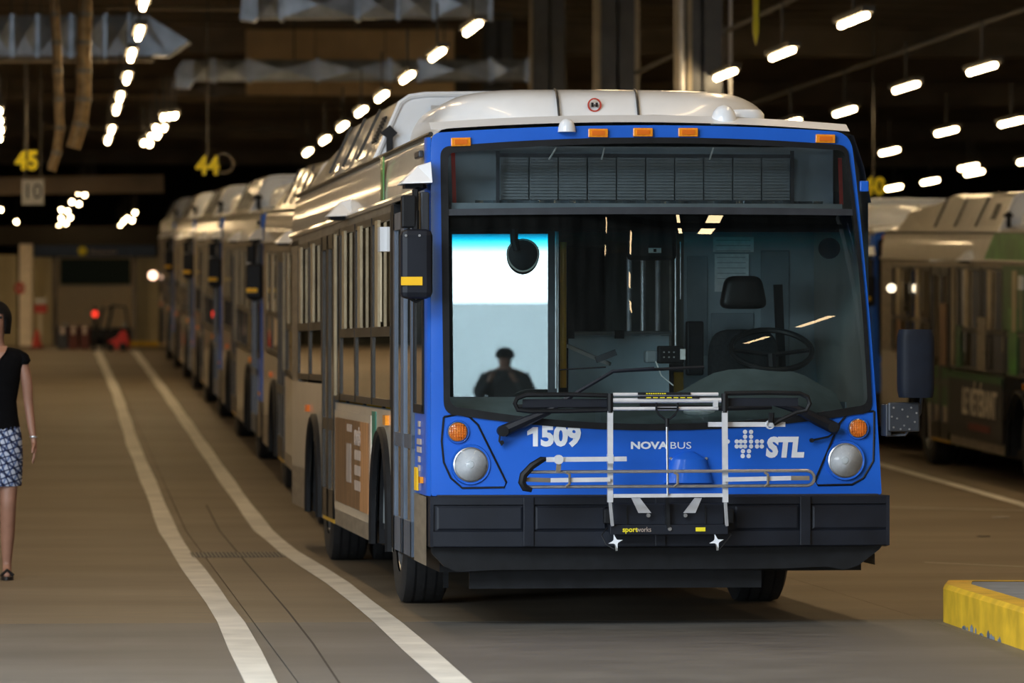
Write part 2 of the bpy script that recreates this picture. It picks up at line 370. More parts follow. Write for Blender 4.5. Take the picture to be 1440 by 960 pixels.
# walls and ceiling
def struct(name, mm, m, **k):
    o = mm.build(name, m, **k); o['kind'] = 'structure'; return o
x0, x1, dh = DOOR
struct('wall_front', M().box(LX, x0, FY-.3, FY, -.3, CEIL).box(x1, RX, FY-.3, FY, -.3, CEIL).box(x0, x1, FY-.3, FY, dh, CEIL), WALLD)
y0, y1, sh = SIDE
struct('wall_left', M().box(LX-.3, LX, FY-.3, y0, -.3, CEIL).box(LX-.3, LX, y1, 175, -.3, CEIL).box(LX-.3, LX, y0, y1, sh, CEIL), WALLM)
struct('wall_right', M().box(RX, RX+.3, FY-.3, 175, -.5, CEIL), WALLM)
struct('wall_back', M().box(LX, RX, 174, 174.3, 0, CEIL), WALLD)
k0, k1, k2, k3 = FILL_SKYL
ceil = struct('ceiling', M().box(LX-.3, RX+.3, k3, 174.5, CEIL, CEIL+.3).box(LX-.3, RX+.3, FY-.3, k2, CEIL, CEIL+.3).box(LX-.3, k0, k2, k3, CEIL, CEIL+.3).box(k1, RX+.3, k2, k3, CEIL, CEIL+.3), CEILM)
base_j = None
for k in range(62):
    y = 44+k*2.0
    if base_j is None:
        mj = M(); mj.box(-12, 40, -.12, .12, CEIL-.42, CEIL-.36).box(-12, 40, -.02, .02, CEIL-.36, CEIL).box(-12, 40, -.09, .09, CEIL-.05, CEIL)
        base_j = mj.build('joist', JOIST, ceil); base_j.location.y = y
    else:
        c = base_j.copy(); C.objects.link(c); c.location.y = y
for k in range(6):
    c = M().box(-12, 40, -.14, .14, CEIL-.95, CEIL-.42).build('girder', JOIST, ceil); c.location.y = 57+k*19.6
# outside: perimeter wall and yard seen only in reflections
out = struct('ground', M().box(-90, 60, -120, FY-.3, -.35, -.05).box(-90, LX-.3, FY-.3, 90, -.35, -.05), ASPH)
pw = M().box(-40, 30, -30.3, -30, -.1, 2.35).build('perimeter_wall', WALLO); tag(pw, 'white wall outside the bay door, seen as the lower half of the windshield reflection', 'wall')

# ------------------------------------------------------------------ the bus (local: x right in the picture, y back, z up)
BD = 27.8; BTH = .0144
BF = P(926, 489, BD); BF.z = 0
BR_ = Vector((math.cos(BTH), math.sin(BTH), 0)); BB = Vector((-math.sin(BTH), math.cos(BTH), 0))
def bl(px, py, y):
    """local point of bus 1 seen at pixel on the plane local y"""
    d = P(px, py, 10)-Vector((0, 0, CH)); o = Vector((0, 0, CH))
    # (o+k*d - BF).BB = y
    k = (y-(o-BF).dot(BB))/d.dot(BB); q = o+k*d-BF
    return Vector((q.dot(BR_), y, q.z))
def bow(x): return .034*x*x
def fp(px, py, off=0):
    y = off
    for _ in range(6): q = bl(px, py, y); y = bow(q.x)+off
    return bl(px, py, y)
def sd(px, py, x=-1.29):
    """local point of bus 1 seen at pixel on its door side"""
    d = P(px, py, 10)-Vector((0, 0, CH)); o = Vector((0, 0, CH))
    k = (x-(o-BF).dot(BR_))/d.dot(BR_); q = o+k*d-BF
    return Vector((x, q.dot(BB), q.z))
def loop(tl, tr, br, bl_, st=0, sb=0, r=14, off=0, n=14, nc=6, sr=0):
    """rounded outline in pixels on the bowed front; st/sb sag of top and bottom"""
    cs = [Vector(c) for c in (tl, tr, br, bl_)]; pts = []
    rr = r if isinstance(r, (tuple, list)) else (r,)*4
    for i in range(4):
        a, b, c, d = cs[i-1], cs[i], cs[(i+1)%4], cs[(i+2)%4]
        u = (a-b).normalized(); v = (c-b).normalized(); p = b+u*rr[i]; q = b+v*rr[i]
        for k in range(nc):
            t = k/nc; pts.append((1-t)**2*p+2*t*(1-t)*b+t*t*q)
        p2 = c+(b-c).normalized()*rr[(i+1)%4]
        sag = (st, sr, sb, 0)[i]
        for k in range(n):
            t = k/n; e = q.lerp(p2, t)
            if i in (0, 2): e.y += sag*(1-(2*t-1)**2)
            else: e.x += sag*(1-(2*t-1)**2)
            pts.append(e)
    return [fp(p.x, p.y, off) for p in pts]
HW = 1.29; LEN = 12.0
def make_bus():
    root = empty('city_bus', BF, (0, 0, BTH))
    S = lambda p: p
    # --- front mask
    outer = loop((606,186), (1197,184), (1240,695), (606,697), -9, 0, (16,30,4,4), 0, sr=4)
    inner = loop((619,205), (1192,203), (1228,582), (624,584), -11, 22, (16,16,20,20), 0, sr=4)
    inn2 = loop((619,205), (1192,203), (1228,582), (624,584), -11, 22, (16,16,20,20), .06, sr=4)
    def onface(p): return Vector((p.x, bow(p.x), p.z))
    mk = M().ring(outer, inner, 5, onface).ring(inner, inn2)
    mask = mk.build('front_mask', BLUE, root)
    # wrap of the mask round the corners
    edge = [(o.x, o.y, o.z) for o in outer]; n = len(edge)
    L = sorted([p for p in edge if p[0] < -1.2], key=lambda p: p[2]); 
    lo, hi = L[0][2], L[-1][2]
    def cl(u, v):
        z = .735+v*(2.735-.735); x = -1.272-.018*math.sin(min(u*2,1)*PI/2); return (x if u > 0 else -1.268, .098+u*.16, z)
    def cl2(u, v):
        z = .735+v*(1.19-.735); return (-1.289, .25+u*.62, z)
    M().grid(cl, 6, 10).grid(cl2, 2, 2).build('corner_panel', BLUE, root)
    def cr(u, v):
        i = outer_r[int(round(v*(len(outer_r)-1)))]; return (i.x+.03*math.sin(u*PI/2), i.y+u*.3, i.z)
    outer_r = sorted([p for p in outer if p.x > 1.0], key=lambda p: p.z)
    M().grid(cr, 4, len(outer_r)-1).build('corner_panel', BLUE, root)
    # seal and glass
    gl = loop((630,214), (1188,211), (1221,571), (633,573), -11, 24, (12,12,16,16), -.012, sr=4)
    gi = loop((630,214), (1188,211), (1221,571), (633,573), -11, 24, (12,12,16,16), .03, sr=4)
    so = loop((619,205), (1192,203), (1228,582), (624,584), -11, 22, (16,16,20,20), -.012, sr=4)
    M().ring(inner, so).ring(so, gl, 2).ring(gl, gi).build('windshield_seal', BLACK, root)
    def patch(c00, c10, c11, c01, off, nx=24, nz=12, sb=0, st=0, vc=0):
        def f(u, v):
            a = Vector(c00).lerp(Vector(c10), u); b = Vector(c01).lerp(Vector(c11), u)
            p = a.lerp(b, v); p.y += (sb*(1-v)+st*v)*(1-(2*u-1)**2); q = fp(p.x, p.y, off); w_ = min(1, max(0, (q.x+.55)/.7)); q.y += vc*max(0, q.z-1.22)**2*w_*w_*(3-2*w_); return q
        return M().grid(f, nx, nz)
    ws = patch((631,574), (1223,572), (1203,302), (629,303), .025, 48, 24, 24, -2, .115)
    ws.build('windshield', GLASS, root, fix=False)
    patch((629,296), (1203,295), (1192,209), (627,213), .02, 30, 4, -2, -11).build('sign_window', GSIGN, root, fix=False)
    M().ring([fp(x, 294-3*(1-((x-915)/290)**2), -.004) for x in range(622, 1206, 20)], [fp(x, 303-2*(1-((x-915)/290)**2), -.004) for x in range(622, 1206, 20)], 1, closed=False).build('divider_bar', DARK, root, fix=False)
    # --- sign box behind the upper glass
    sb = M(); a = bl(703, 281, .32); b = bl(1112, 222, .32)
    bk = M().box(-1.15, 1.06, .42, .45, 2.36, 2.70).box(-1.15, 1.06, .12, .45, 2.33, 2.37).build('sign_box', GREYP, root)
    M().box(a.x-.02, b.x+.02, .325, .36, a.z-.03, a.z).box(a.x-.02, b.x+.02, .325, .36, b.z, b.z+.02).build('sign_frame', DARK, bk)
    nm_ = 10; mw = (b.x-a.x)/nm_; md0 = None
    for k in range(nm_):
        if md0 is None:
            mm = M(); mm.box(.004, mw-.004, .335, .36, a.z, b.z)
            for j in range(14):
                z = a.z+(j+.5)*(b.z-a.z)/14; mm.box(.004, mw-.004, .326, .335, z-.0045, z+.0045)
            md0 = mm.build('sign_module', LOUV, bk); md0.location.x = a.x
        else:
            c = md0.copy(); C.objects.link(c); c.location.x = a.x+k*mw
    M().grid(lambda u, v: (-1.0+u*1.98, .30+.012*math.sin(u*61)+.01*math.sin(u*143+v*5), 2.345+v*.045), 160, 3).build('crumpled_film', FILM, bk)
    for px, py0, py1 in ((637,215,290), (1181,222,288)):
        p, q = bl(px, py0, .2), bl(px+2, py1, .2); M().bar(p, q, .022, .01, (0,1,0)).build('marker_strip', REDL, bk)
    for px in (700, 1114): p, q = bl(px, 212, .26), bl(px, 290, .26); M().bar(p, q, .02, .01, (0,1,0)).build('bracket', DARK, bk)
    for px0, px1 in ((782,772), (1003,998), (850,846)):
        M().tube([bl(px0, 208, .25), bl(px1, 224, .3)], .005, 5).build('cable', PAPER, bk)
    # --- header lip and roof
    def lip(u, v):
        x = -1.27+u*(2.36); z = 2.775+.045*(1-(2*u-1)**2)+v*.045; return (x, bow(x)+.004+v*.12, z)
    M().grid(lip, 24, 3).build('roof_lip', WHITE, root)
    prof = [(-HW,2.44), (-1.285,2.6), (-1.262,2.74), (-1.20,2.80), (-1.0,2.85), (-.5,2.88), (0,2.89), (.5,2.88), (.95,2.84), (1.14,2.78), (1.2,2.6), (1.24,2.40)]
    def roof(u, v):
        i = u*(len(prof)-1); k = min(int(i), len(prof)-2); t = i-k; p = Vector(prof[k]).lerp(Vector(prof[k+1]), t)
        return (p.x, .2+v*(LEN-.2), p.y-.02*(1-min(1, v*8)))
    M().grid(roof, (len(prof)-1)*2, 24).build('roof', CREAM, root)
    M().grid(lambda u, v: (1.24+.04*(1-v) if v < .6 else 1.24+.01*(1-v), .3+u*(LEN-.3), .33+v*2.1), 4, 8).build('driver_side_panel', CREAM, root)
    M().add([(-HW,LEN,.35),(1.27,LEN,.35),(1.24,LEN,2.4),(1.1,LEN,2.8),(-1.2,LEN,2.8),(-HW,LEN,2.44)], [(0,1,2,3,4,5)]).build('rear_panel', CREAM, root)
    M().tube([(-HW-.012, .24, 2.445), (-HW-.012, LEN, 2.445)], .02, 6).build('rain_gutter', CREAM, root)
    M().tube([(-1.262, .16, 2.755), (-1.262, LEN-.1, 2.765)], .014, 6).build('roof_rail', TRIM, root)
    # dome: front hump (flat front, rounded corners), 2.0 - 4.3 m back
    def hump(yf, yb, hw, zt, zb, nose, rr=.22, taper=.12, m=WHITE, name='roof_dome'):
        cs = []
        def ro(s, wd, nn=28):
            e = []
            for k in range(nn+1):
                a = PI*(1-k/nn); cx = math.copysign(abs(math.cos(a))**.32, math.cos(a)); cz = abs(math.sin(a))**.55
                e.append((cx*wd, cz))
            return e
        sec = []
        for i, (y, sc_) in enumerate(((yf, 0), (yf+.03, .45), (yf+.08, .74), (yf+.18, .90), (yf+.38, .98), (yf+nose, 1), (yb-.3, 1), (yb, .9), (yb+.05, .0))):
            sec.append([(x*(1-.10*(1-min(1, sc_*1.05))) , y+.35*abs(x/hw)**4*(1 if i < 5 else 0), zb+(zt-zb)*sc_*z) for x, z in ro(0, hw)])
        mm = M(); n_ = len(sec[0]); vs = [p for s_ in sec for p in s_]
        mm.add(vs, [(j*n_+i, j*n_+i+1, (j+1)*n_+i+1, (j+1)*n_+i) for j in range(len(sec)-1) for i in range(n_-1)], True)
        return mm.build(name, m, root)
    dome = hump(2.0, 4.4, 1.02, 3.13, 2.80, .7)
    for px in (778, 890):
        q = [bl(px+dx, py, yy) for dx, py, yy in ((10,172,1.97), (9,160,2.0), (6,150,2.08), (3,140,2.22), (0,133,2.45))]
        M().tube([(p.x, yy_, zz_) for p, (yy_, zz_) in zip(q, ((1.995, 2.80), (2.022, 2.95), (2.072, 3.045), (2.17, 3.10), (2.38, 3.125)))], .008, 5).build('panel_seam', DARK, dome)
    ic = bl(834, 140, 2.12); lg = M(); ic.z = 3.015; lg.disc((ic.x, 2.045, ic.z), .042, .01, 'y', 24, [(.033,0),(.042,0),(.042,.01),(.033,.01)])
    ob = lg.build('handling_emblem', REDL, dome)
    M().box(ic.x-.02, ic.x-.006, 2.042, 2.05, ic.z-.012, ic.z+.014).box(ic.x+.006, ic.x+.02, 2.042, 2.05, ic.z-.012, ic.z+.014).box(ic.x-.004,ic.x+.004,2.042,2.05,ic.z-.003,ic.z+.003).build('emblem_arrows', BLACK, ob)
    for px, py, r in ((797, 178, .05), (1018, 168, .075)):
        p = bl(px, py, .12 if r > .06 else .0); M().disc((p.x, p.y, p.z-.03), 0, 0, 'z', 18, [(r, 0), (r*.96, r*.5), (r*.8, r*1.0), (r*.5, r*1.35), (0, r*1.5)]).build('antenna_knob', WHITE, root)
    p = bl(1050, 168, .3); M().disc((p.x, .3, 2.83), 0, 0, 'z', 18, [(.10,0),(.10,.05),(.08,.075),(0,.08)]).build('antenna_puck', WHITE, root)
    # tall hump
    yA, yB = 4.6, 11.3
    sec = [(-1.235,2.77),(-1.2,2.84),(-1.06,3.16),(-1.0,3.2),(-.9,3.215),(0,3.23),(.9,3.215),(1.0,3.18),(1.12,2.8)]
    def hf(yy, k=1): return [(x, yy, 2.77+(z-2.77)*k) for x, z in sec]
    mm = M(); A = hf(yA); B = hf(8.6); B2 = hf(9.6, .8); B3 = hf(yB, .62); B4 = hf(yB+.35, .05)
    mm.ring(A, B, 6, closed=False, smooth=False).ring(B, B2, 1, closed=False, smooth=False).ring(B2, B3, 1, closed=False, smooth=False).ring(B3, B4, 1, closed=False, smooth=False)
    mm.v; tall = mm.build('roof_fairing', CREAM, root)
    ff = M(); ff.add([(x, yA-.004, z) for x, z in sec], [tuple(range(len(sec)))]); fr_ = ff.build('fairing_front', WHITE, tall)
    M().tube([(x, yA-.012, z-.012) for x, z in sec], .018, 6).build('edge_trim', WHITE, fr_)
    M().box(-.86, -.6, yA-.05, yA-.008, 3.07, 3.13).build('catch', STEEL, fr_)
    pk = M(); pk.prism([(-1.15, yA-.06, 2.82), (-1.15, yA-.06, 2.92), (-1.19, yA-.06, 2.95), (-1.13, yA-.06, 3.0), (-1.08, yA-.06, 2.95), (-1.11, yA-.06, 2.92), (-1.11, yA-.06, 2.82)], (0, .05, 0)).build('bracket', BLACK, fr_)
    for yy in (6.0, 7.3, 8.6):
        M().bar((-1.235, yy, 2.83), (-1.075, yy, 3.17), .02, .03, (0,1,0)).build('panel_seam', TRIM, tall)
    gb = M()
    for r_ in range(8):
        for c_ in range(3): 
            t = .25+.07*r_; x = -1.2+.14*t-.008; z = 2.84+.32*t; yy = 5.1+c_*.11
            gb.box(x-.01, x+.002, yy, yy+.07, z-.007, z+.007)
    gb.build('vent_grille', BLACK, tall, kind='stuff')
    # --- marker lamps
    for px, py, tl in ((648,199.5,3), (841,187,0), (904,186,0), (967.5,186,0), (1160.5,195,-2)):
        p = fp(px, py, -.012); e = .01*tl/3
        q = M().box(-.055, .055, -.012, .012, -.024, .024).build('marker_lamp', ORANGE, root, .004); q.location = p; q.rotation_euler = (0, -e*3, 0)
        M().box(-.035, .035, -.019, -.011, -.013, .013).build('lens', ORANGED, q)
    # --- lower front: lamp pods
    for s, hl, sg, pod in ((-1, (661.5,653,23.5), (643.5,607,13.5), [(624,586),(645,582),(660,586),(672,597),(712,678),(709,685),(650,686),(634,672),(624,650),(621,620)]),
                      (1, (1188,647,23.5), (1206,602,13.0), [(1229,578),(1205,579),(1190,584),(1180,596),(1146,676),(1150,682),(1198,681),(1214,672),(1228,648),(1229,610)])):
        pp = [fp(x, y, -.003) for x, y in pod]
        M().tube(pp+[pp[0]], .006, 5).build('pod_outline', BLACK, root)
        for (x, y, r), mat_, nm in ((hl, LENS, 'headlamp'), (sg, AMBER, 'turn_signal')):
            c = fp(x, y, 0); R = r/251.8
            hd = M().disc((0,0,0), 0, 0, 'y', 32, [(R*1.22,-.004),(R*1.18,-.016),(R*1.05,-.014),(R*1.0,.0)]).build(nm, BLUE, root)
            hd.location = c
            M().disc((0,0,0), 0, 0, 'y', 32, [(R*1.04,-.018),(R*.97,-.022),(R*.95,-.008)]).build('bezel', STEEL, hd)
            if nm == 'headlamp':
                M().disc((0,0,0), 0, 0, 'y', 32, [(R*.98,-.018),(R*.8,-.012),(R*.5,-.008),(R*.3,-.007),(0,-.007)]).build('reflector', LENS, hd)
                M().disc((0,0,0), 0, 0, 'y', 20, [(R*.24,-.008),(R*.2,-.012),(0,-.014)]).build('bulb_shield', PAPER, hd)
                M().disc((0,0,0), 0, 0, 'y', 32, [(R*.98,-.022),(R*.6,-.032),(0,-.037)]).build('lens', GHEAD, hd)
            else:
                M().disc((0,0,0), 0, 0, 'y', 32, [(R*.98,-.014),(R*.6,-.024),(0,-.028)]).build('lens', AMBER, hd)
                gg = M()
                for k in range(-3, 4): 
                    h = math.sqrt(max(0, 1-(k/4)**2))*R*.93
                    gg.box(-h, h, -.030, -.024, k*R/4-.0012, k*R/4+.0012).box(k*R/4-.0012, k*R/4+.0012, -.030, -.024, -h, h)
                gg.build('lens_grid', ORANGED, hd)
    # blister
    bc = fp(968, 657, 0)
    M().grid(lambda u, v: (bc.x+(.085+.055*(1-v))*math.sin((u-.5)*PI)*(1 if v < .8 else .96-(v-.8)*3.0), bow(bc.x)-.07*max(0, math.cos((u-.5)*PI))**.7*min(1, (1-v)*4), bc.z-.085+.175*v), 14, 8).build('tow_blister', BLUE, root)
    for dx, dz in ((-.1,.05),(.1,.05),(-.1,-.05),(.1,-.05)):
        M().disc((bc.x+dx, bow(bc.x)-.01, bc.z+dz), .008, .01, 'y', 8).build('bolt', STEEL, root)
    # --- lettering
    def tx(s, px, py, size, m=WTXT, **k):
        p = fp(px, py, 0)
        return text('lettering', s, m, root, FACE(p.x, 0, p.z), size, ext=.0015, surf=lambda q: Vector((q.x, bow(q.x)-.003+q.y*.5, q.z)), **k)
    tx('509', 788.5, 614, .154, bold=.0075, xs=.98, spacing=.98)
    M().prism([fp(x, y, -.004) for x, y in ((749.5,600.5),(756.5,600.5),(756.5,627.5),(749.5,627.5),(749.5,609),(741.5,612),(741.5,606))], (0, .003, 0)).build('lettering', WTXT, root)
    tx('NOVA', 912.5, 626.5, .054, bold=.0022, xs=1.34); tx('BUS', 957, 626.5, .054, xs=1.34)
    tx('STL', 1103, 630, .146, bold=.009, xs=.92, shear=.12)
    dots = M(); base = (1052, 624)
    lay = [(-3.4,-.5),(-1.9,-.5),(-1.9,.5),(-.5,-2.5),(.5,-2.5),(-.5,-1.5),(.5,-1.5),(-.5,-.5),(.5,-.5),(-.5,.5),(.5,.5),(-1.0+.15,1.5),(.15,1.5),(-.9,2.5),(.1,2.5),(1.5,-.5),(1.5,.5),(2.3,-.5),(2.3,.5),(-1.2,-.5),(-1.2,.5)]
    for (ux, uz) in lay:
        p = fp(base[0]+ux*8.4, base[1]+uz*6.8, -.003); dots.disc(p, .0125, .002, 'y', 12)
    dots.build('dot_cross_emblem', WTXT, root, kind='stuff')
    # --- bumper
    def bx(x): return -.10+.035*x*x
    zt, zb_ = .735, .455
    mm = M(); N = 24
    prf = [(.08, zt), (0, zt), (-.005, zt-.005), (-.005, .690), (.008, .685), (.008, .545), (-.004, .54), (-.004, zb_+.005), (0, zb_), (.10, zb_-.01)]
    def bq(u, v):
        i = v*(len(prf)-1); k = min(int(i), len(prf)-2); t = i-k; a = Vector(prf[k]).lerp(Vector(prf[k+1]), t)
        x = -1.28+u*2.58; return (x, bx(x)+a.x, a.y)
    mm.grid(bq, N, len(prf)-1, False); bp_ = mm.build('bumper', BUMP, root)
    for x in (-1.285, 1.30): M().box(min(x, x-.02*(1 if x > 0 else -1)), max(x, x-.02*(1 if x>0 else -1)), bx(1.28)-.005, .35, zb_, zt).build('bumper_end', BUMP, bp_)
    for px in (741, 1129, 925): 
        x = bl(px, 700, 0).x; M().box(x-.03, x+.03, bx(x)-.016, bx(x)+.01, zb_+.003, zt-.003).build('bumper_rib', BUMP, bp_, .004)
    for a, b in ((613,733),(750,850),(1030,1120),(1139,1247)):
        xa, xb = bl(a,700,0).x, bl(b,700,0).x
        M().ring([(xa, bx(xa), .68), (xb, bx(xb), .68), (xb, bx(xb), .55), (xa, bx(xa), .55)], [(xa+.012, bx(xa)-.006, .672), (xb-.012, bx(xb)-.006, .672), (xb-.012, bx(xb)-.006, .558), (xa+.012, bx(xa)-.006, .558)]).add([(xa+.012, bx(xa)-.006, .672), (xb-.012, bx(xb)-.006, .672), (xb-.012, bx(xb)-.006, .558), (xa+.012, bx(xa)-.006, .558)], [(0,1,2,3)]).build('bumper_inset', BUMP, bp_)
    M().box(-1.24, 1.24, -.03, .25, .722, .742).build('bumper_top_strip', TRIM, root)
    # valance
    pts = [(-1.27,zb_),(1.27,zb_),(1.25,.43),(1.13,.34),(1.05,.315),(.95,.335),(.7,.325),(-.9,.325),(-1.13,.315),(-1.2,.345),(-1.27,.42)]
    M().prism([(x, .0+.02*0, z) for x, z in pts], (0, .1, 0)).build('valance', BLACK, root)
    M().box(-1.05, .6, .12, .15, .215, .34).build('rubber_flap', BLACK, root)
    M().box(-1.2, 1.2, .3, LEN-.3, .30, .42).build('underbody', BLACK, root)
    # --- door side: lower panels with wheel arches
    X = -HW
    ys_f, ys_r = 3.05, 9.25
    def zb(y):
        for c in (ys_f, ys_r):
            d = abs(y-c)/.62
            if d < 1: return max(.33, .33+.70*(1-d**2.6)**.5)
        return .33
    def low(name, a, b, m, zt_=1.2, n=28, par=root):
        q = M().grid(lambda u, v: (X-.004, a+u*(b-a), zb(a+u*(b-a))*(1-v)+(zt_-.02)*v), n, 2)
        return q.build(name, m, par)
    low('front_side_panel', 2.35, 3.95, CREAM); low('side_panel', 3.95, 7.2, CREAM); low('rear_side_panel', 8.45, LEN, CREAM, 1.32)
    M().grid(lambda u, v: (X-.009, 3.75+u*3.4, .335+v*.12), 2, 1).build('skirt_panel', SKIRT, root)
    M().grid(lambda u, v: (X-.009, 9.95+u*2.0, .335+v*.30), 2, 1).build('skirt_panel', SKIRT, root)
    for c in (ys_f, ys_r):
        pth = []
        for k in range(25):
            a = PI*k/24; pth.append((X-.018, c-.63*math.cos(a), .33+.72*abs(math.sin(a))**.75))
        M().tube(pth, .028, 6).build('wheel_arch', BLACK, root)
        M().grid(lambda u, v: (X+.02+v*.5, c-.62*math.cos(PI*u), .33+.70*abs(math.sin(PI*u))**.8), 16, 1).build('arch_liner', BLACK, root)
    # panels / advert
    adp = M().box(X-.012, X-.004, 3.95, 7.15, .44, 1.13).build('advert_board', PAPER if 0 else CREAM, root)
    M().box(X-.016, X-.011, 4.05, 7.05, .50, 1.08).build('advert_print', BROWN, adp)
    M().box(X-.019, X-.015, 4.05, 4.75, .50, 1.08).build('advert_print', TAN, adp)
    M().box(X-.019, X-.015, 5.55, 5.95, .66, .92).build('cup_print', CUP, adp)
    M().box(X-.019, X-.015, 5.5, 5.9, 1.0, 1.05).build('pale_print', PALE, adp)
    for k, z in enumerate((.86, .76, .66)): M().box(X-.021, X-.018, 4.7, 5.2, z-.035, z+.03).build('pale_print', PALE, adp)
    text('advert_lettering', "L'APRÈS", PALE, adp, SIDEM(X-.021, 4.95, .965), .13, ext=.002, bold=.004, xs=1.15)
    M().box(X-.010, X-.003, 3.60, 3.88, .95, 1.16).build('green_stripe', TEAL, root)
    M().box(X-.012, X-.003, 2.98, 3.16, 2.47, 2.735).build('green_stripe', GREEN, root)
    # windows
    def window(a, b, z0, z1, split=None, name='side_window'):
        f = M(); t = .045
        f.box(X-.012, X+.02, a, a+t, z0, z1).box(X-.012, X+.02, b-t, b, z0, z1).box(X-.012, X+.02, a, b, z0, z0+t).box(X-.012, X+.02, a, b, z1-t, z1)
        if split: f.box(X-.016, X+.02, a, b, split-.03, split+.03)
        o = f.build(name, TRIM, root)
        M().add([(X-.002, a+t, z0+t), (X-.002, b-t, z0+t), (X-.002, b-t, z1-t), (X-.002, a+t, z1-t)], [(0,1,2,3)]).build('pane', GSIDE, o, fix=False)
        M().box(X-.03, X-.012, a+(b-a)*.52, a+(b-a)*.68, (split or z0)+.03, z1-.03).build('reflection_strip', TANM, o)  # tan strip on the pane painting in a bright reflection
        if split: M().box(X+.06, X+.09, a+.15, b-.12, z0+.06, z0+.30).build('yellow_glint_strip', YPOLE, o)  # yellow strip behind the glass, standing in for yellowish lights
        return o
    window(2.42, 3.85, 1.2, 2.38, 1.66); window(3.9, 5.25, 1.2, 2.38, 1.66); window(5.3, 6.65, 1.2, 2.38, 1.66); window(6.7, 7.15, 1.2, 2.38)
    window(8.5, 9.85, 1.32, 2.36, 1.72); window(9.9, 11.2, 1.32, 2.36, 1.72)
    M().box(X-.006, X+.02, 2.36, LEN, 2.36, 2.45).box(X-.006, X+.02, 11.2, LEN, 1.3, 2.4).build('window_header', SKIRT, root)
    M().box(X-.01, X+.03, 2.2, 2.42, .36, 2.42).build('door_pillar', BLACK, root)
    # doors
    def door(a, b, z0, z1, nleaf=2, name='door'):
        for k in range(nleaf):
            ya = a+(b-a)*k/nleaf+.01; yb = a+(b-a)*(k+1)/nleaf-.01
            f = M(); t = .09; xo = X-.004
            f.box(xo-.012, xo+.03, ya, ya+t, z0, z1).box(xo-.012, xo+.03, yb-t, yb, z0, z1).box(xo-.012, xo+.03, ya, yb, z1-.1, z1).box(xo-.012, xo+.03, ya, yb, z0, z0+.2).box(xo-.01, xo+.03, ya, yb, .98, 1.06)
            o = f.build(name, DOORM if name == 'door' else TRIM, root)
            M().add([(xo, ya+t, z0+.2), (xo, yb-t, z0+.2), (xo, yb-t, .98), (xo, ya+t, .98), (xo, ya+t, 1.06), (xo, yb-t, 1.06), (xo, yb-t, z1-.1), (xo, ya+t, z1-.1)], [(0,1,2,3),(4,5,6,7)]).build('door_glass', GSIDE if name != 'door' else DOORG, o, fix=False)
    door(.90, 2.18, .36, 2.36, 2); door(7.22, 8.42, .36, 2.36, 2, 'rear_door')
    M().box(X-.008, X+.02, 7.25, 8.4, .33, .45).build('step_edge', YPOLE, root)
    # quarter window by the front corner and its sill panel
    f = M(); f.box(X-.01, X+.02, .26, .86, 1.19, 1.24).box(X-.01, X+.02, .26, .31, 1.2, 2.4).box(X-.01, X+.02, .82, .88, 1.2, 2.4).box(X-.01, X+.02, .26, .88, 2.34, 2.42)
    qo = f.build('quarter_window', BLACK, root)
    M().add([(X-.002, .31, 1.24), (X-.002, .82, 1.24), (X-.002, .82, 2.34), (X-.002, .31, 2.34)], [(0,1,2,3)]).build('pane', DOORG, qo, fix=False)
    dsh = M()
    for k, (z, w_) in enumerate(((1.13,.05),(1.085,.05),(1.03,.12),(.985,.12),(.93,.05),(.88,.05))):
        dsh.box(X-.008, X-.001, .53-w_, .53+w_, z-.016, z+.016)
    dsh.build('dash_marks', PALE, root)
    M().box(X-.012, X-.001, .62, .78, .70+.05, .88).build('side_label', YEL, root)
    M().box(X-.02, X-.001, .30, .42, .80, .835).build('side_marker', ORANGE, root)
    M().box(X-.03, X-.004, 2.6, 2.78, 1.09, 1.15).build('side_marker', ORANGE, root)
    M().box(X-.03, X-.004, 9.9, 10.1, 1.08, 1.13).build('side_marker', ORANGED, root)
    M().grid(lambda u, v: (X-.003, .10+u*.78, .345+v*.385), 2, 2).build('front_skirt', SKIRT, root)
    for px, py in ((583,246), (476,294)):
        p = sd(px, py, -1.36); k = 1.0
        h = M(); yy = p.y; z = p.z
        h.add([(X+.01,yy-.22,z-.05),(X-.16,yy-.16,z-.055),(X-.16,yy+.16,z-.055),(X+.01,yy+.22,z-.05),(X+.01,yy-.12,z+.07),(X-.06,yy-.05,z+.05),(X-.06,yy+.05,z+.05),(X+.01,yy+.12,z+.07)],
              [(0,1,2,3),(4,7,6,5),(0,4,5,1),(1,5,6,2),(2,6,7,3)])
        ho = h.build('camera_housing', WHITE, root, .01)
        M().box(X-.13, X-.03, yy-.09, yy+.09, z-.075, z-.05).build('lens_base', BLACK, ho)
    p = sd(592, 218); M().box(X-.03, X, p.y-.18, p.y+.1, p.z-.02, p.z+.02).build('side_lamp', DARK, root, .008)
    p = sd(543, 340); M().box(X-.045, X, p.y-.09, p.y+.09, p.z-.06, p.z+.09).build('window_hinge', WHITE, root)
    M().tube([(X-.03, p.y, p.z-.06), (X-.03, p.y, 1.72)], .008, 5).build('window_rod', TANM, root)
    # wheels
    def wheel(x0, x1, y, name='wheel'):
        R = .49; cx = x0; w_ = x1-x0
        o = M().disc((x0, y, R), 0, 0, 'x', 36, [(.30,.01),(R*.9,0),(R*.985,.02),(R,.05),(R,w_-.05),(R*.985,w_-.02),(R*.9,w_),(.30,w_-.01)]).build(name, TYRE, root)
        tr = M()
        for k in range(3): 
            a = x0+w_*(.27+.23*k); tr.disc((a-.006, y, R), 0, 0, 'x', 36, [(R+.001,0),(R+.0012,.012)])
        tr.build('tread_groove', BLACK, o)
        M().disc((x0+.03, y, R), 0, 0, 'x', 24, [(0,.0),(.12,0),(.14,.05),(.28,.06),(.30,-.01),(.30,w_-.04),(.1,w_-.05),(0,w_-.05)]).build('rim', STEEL, o)
        return o
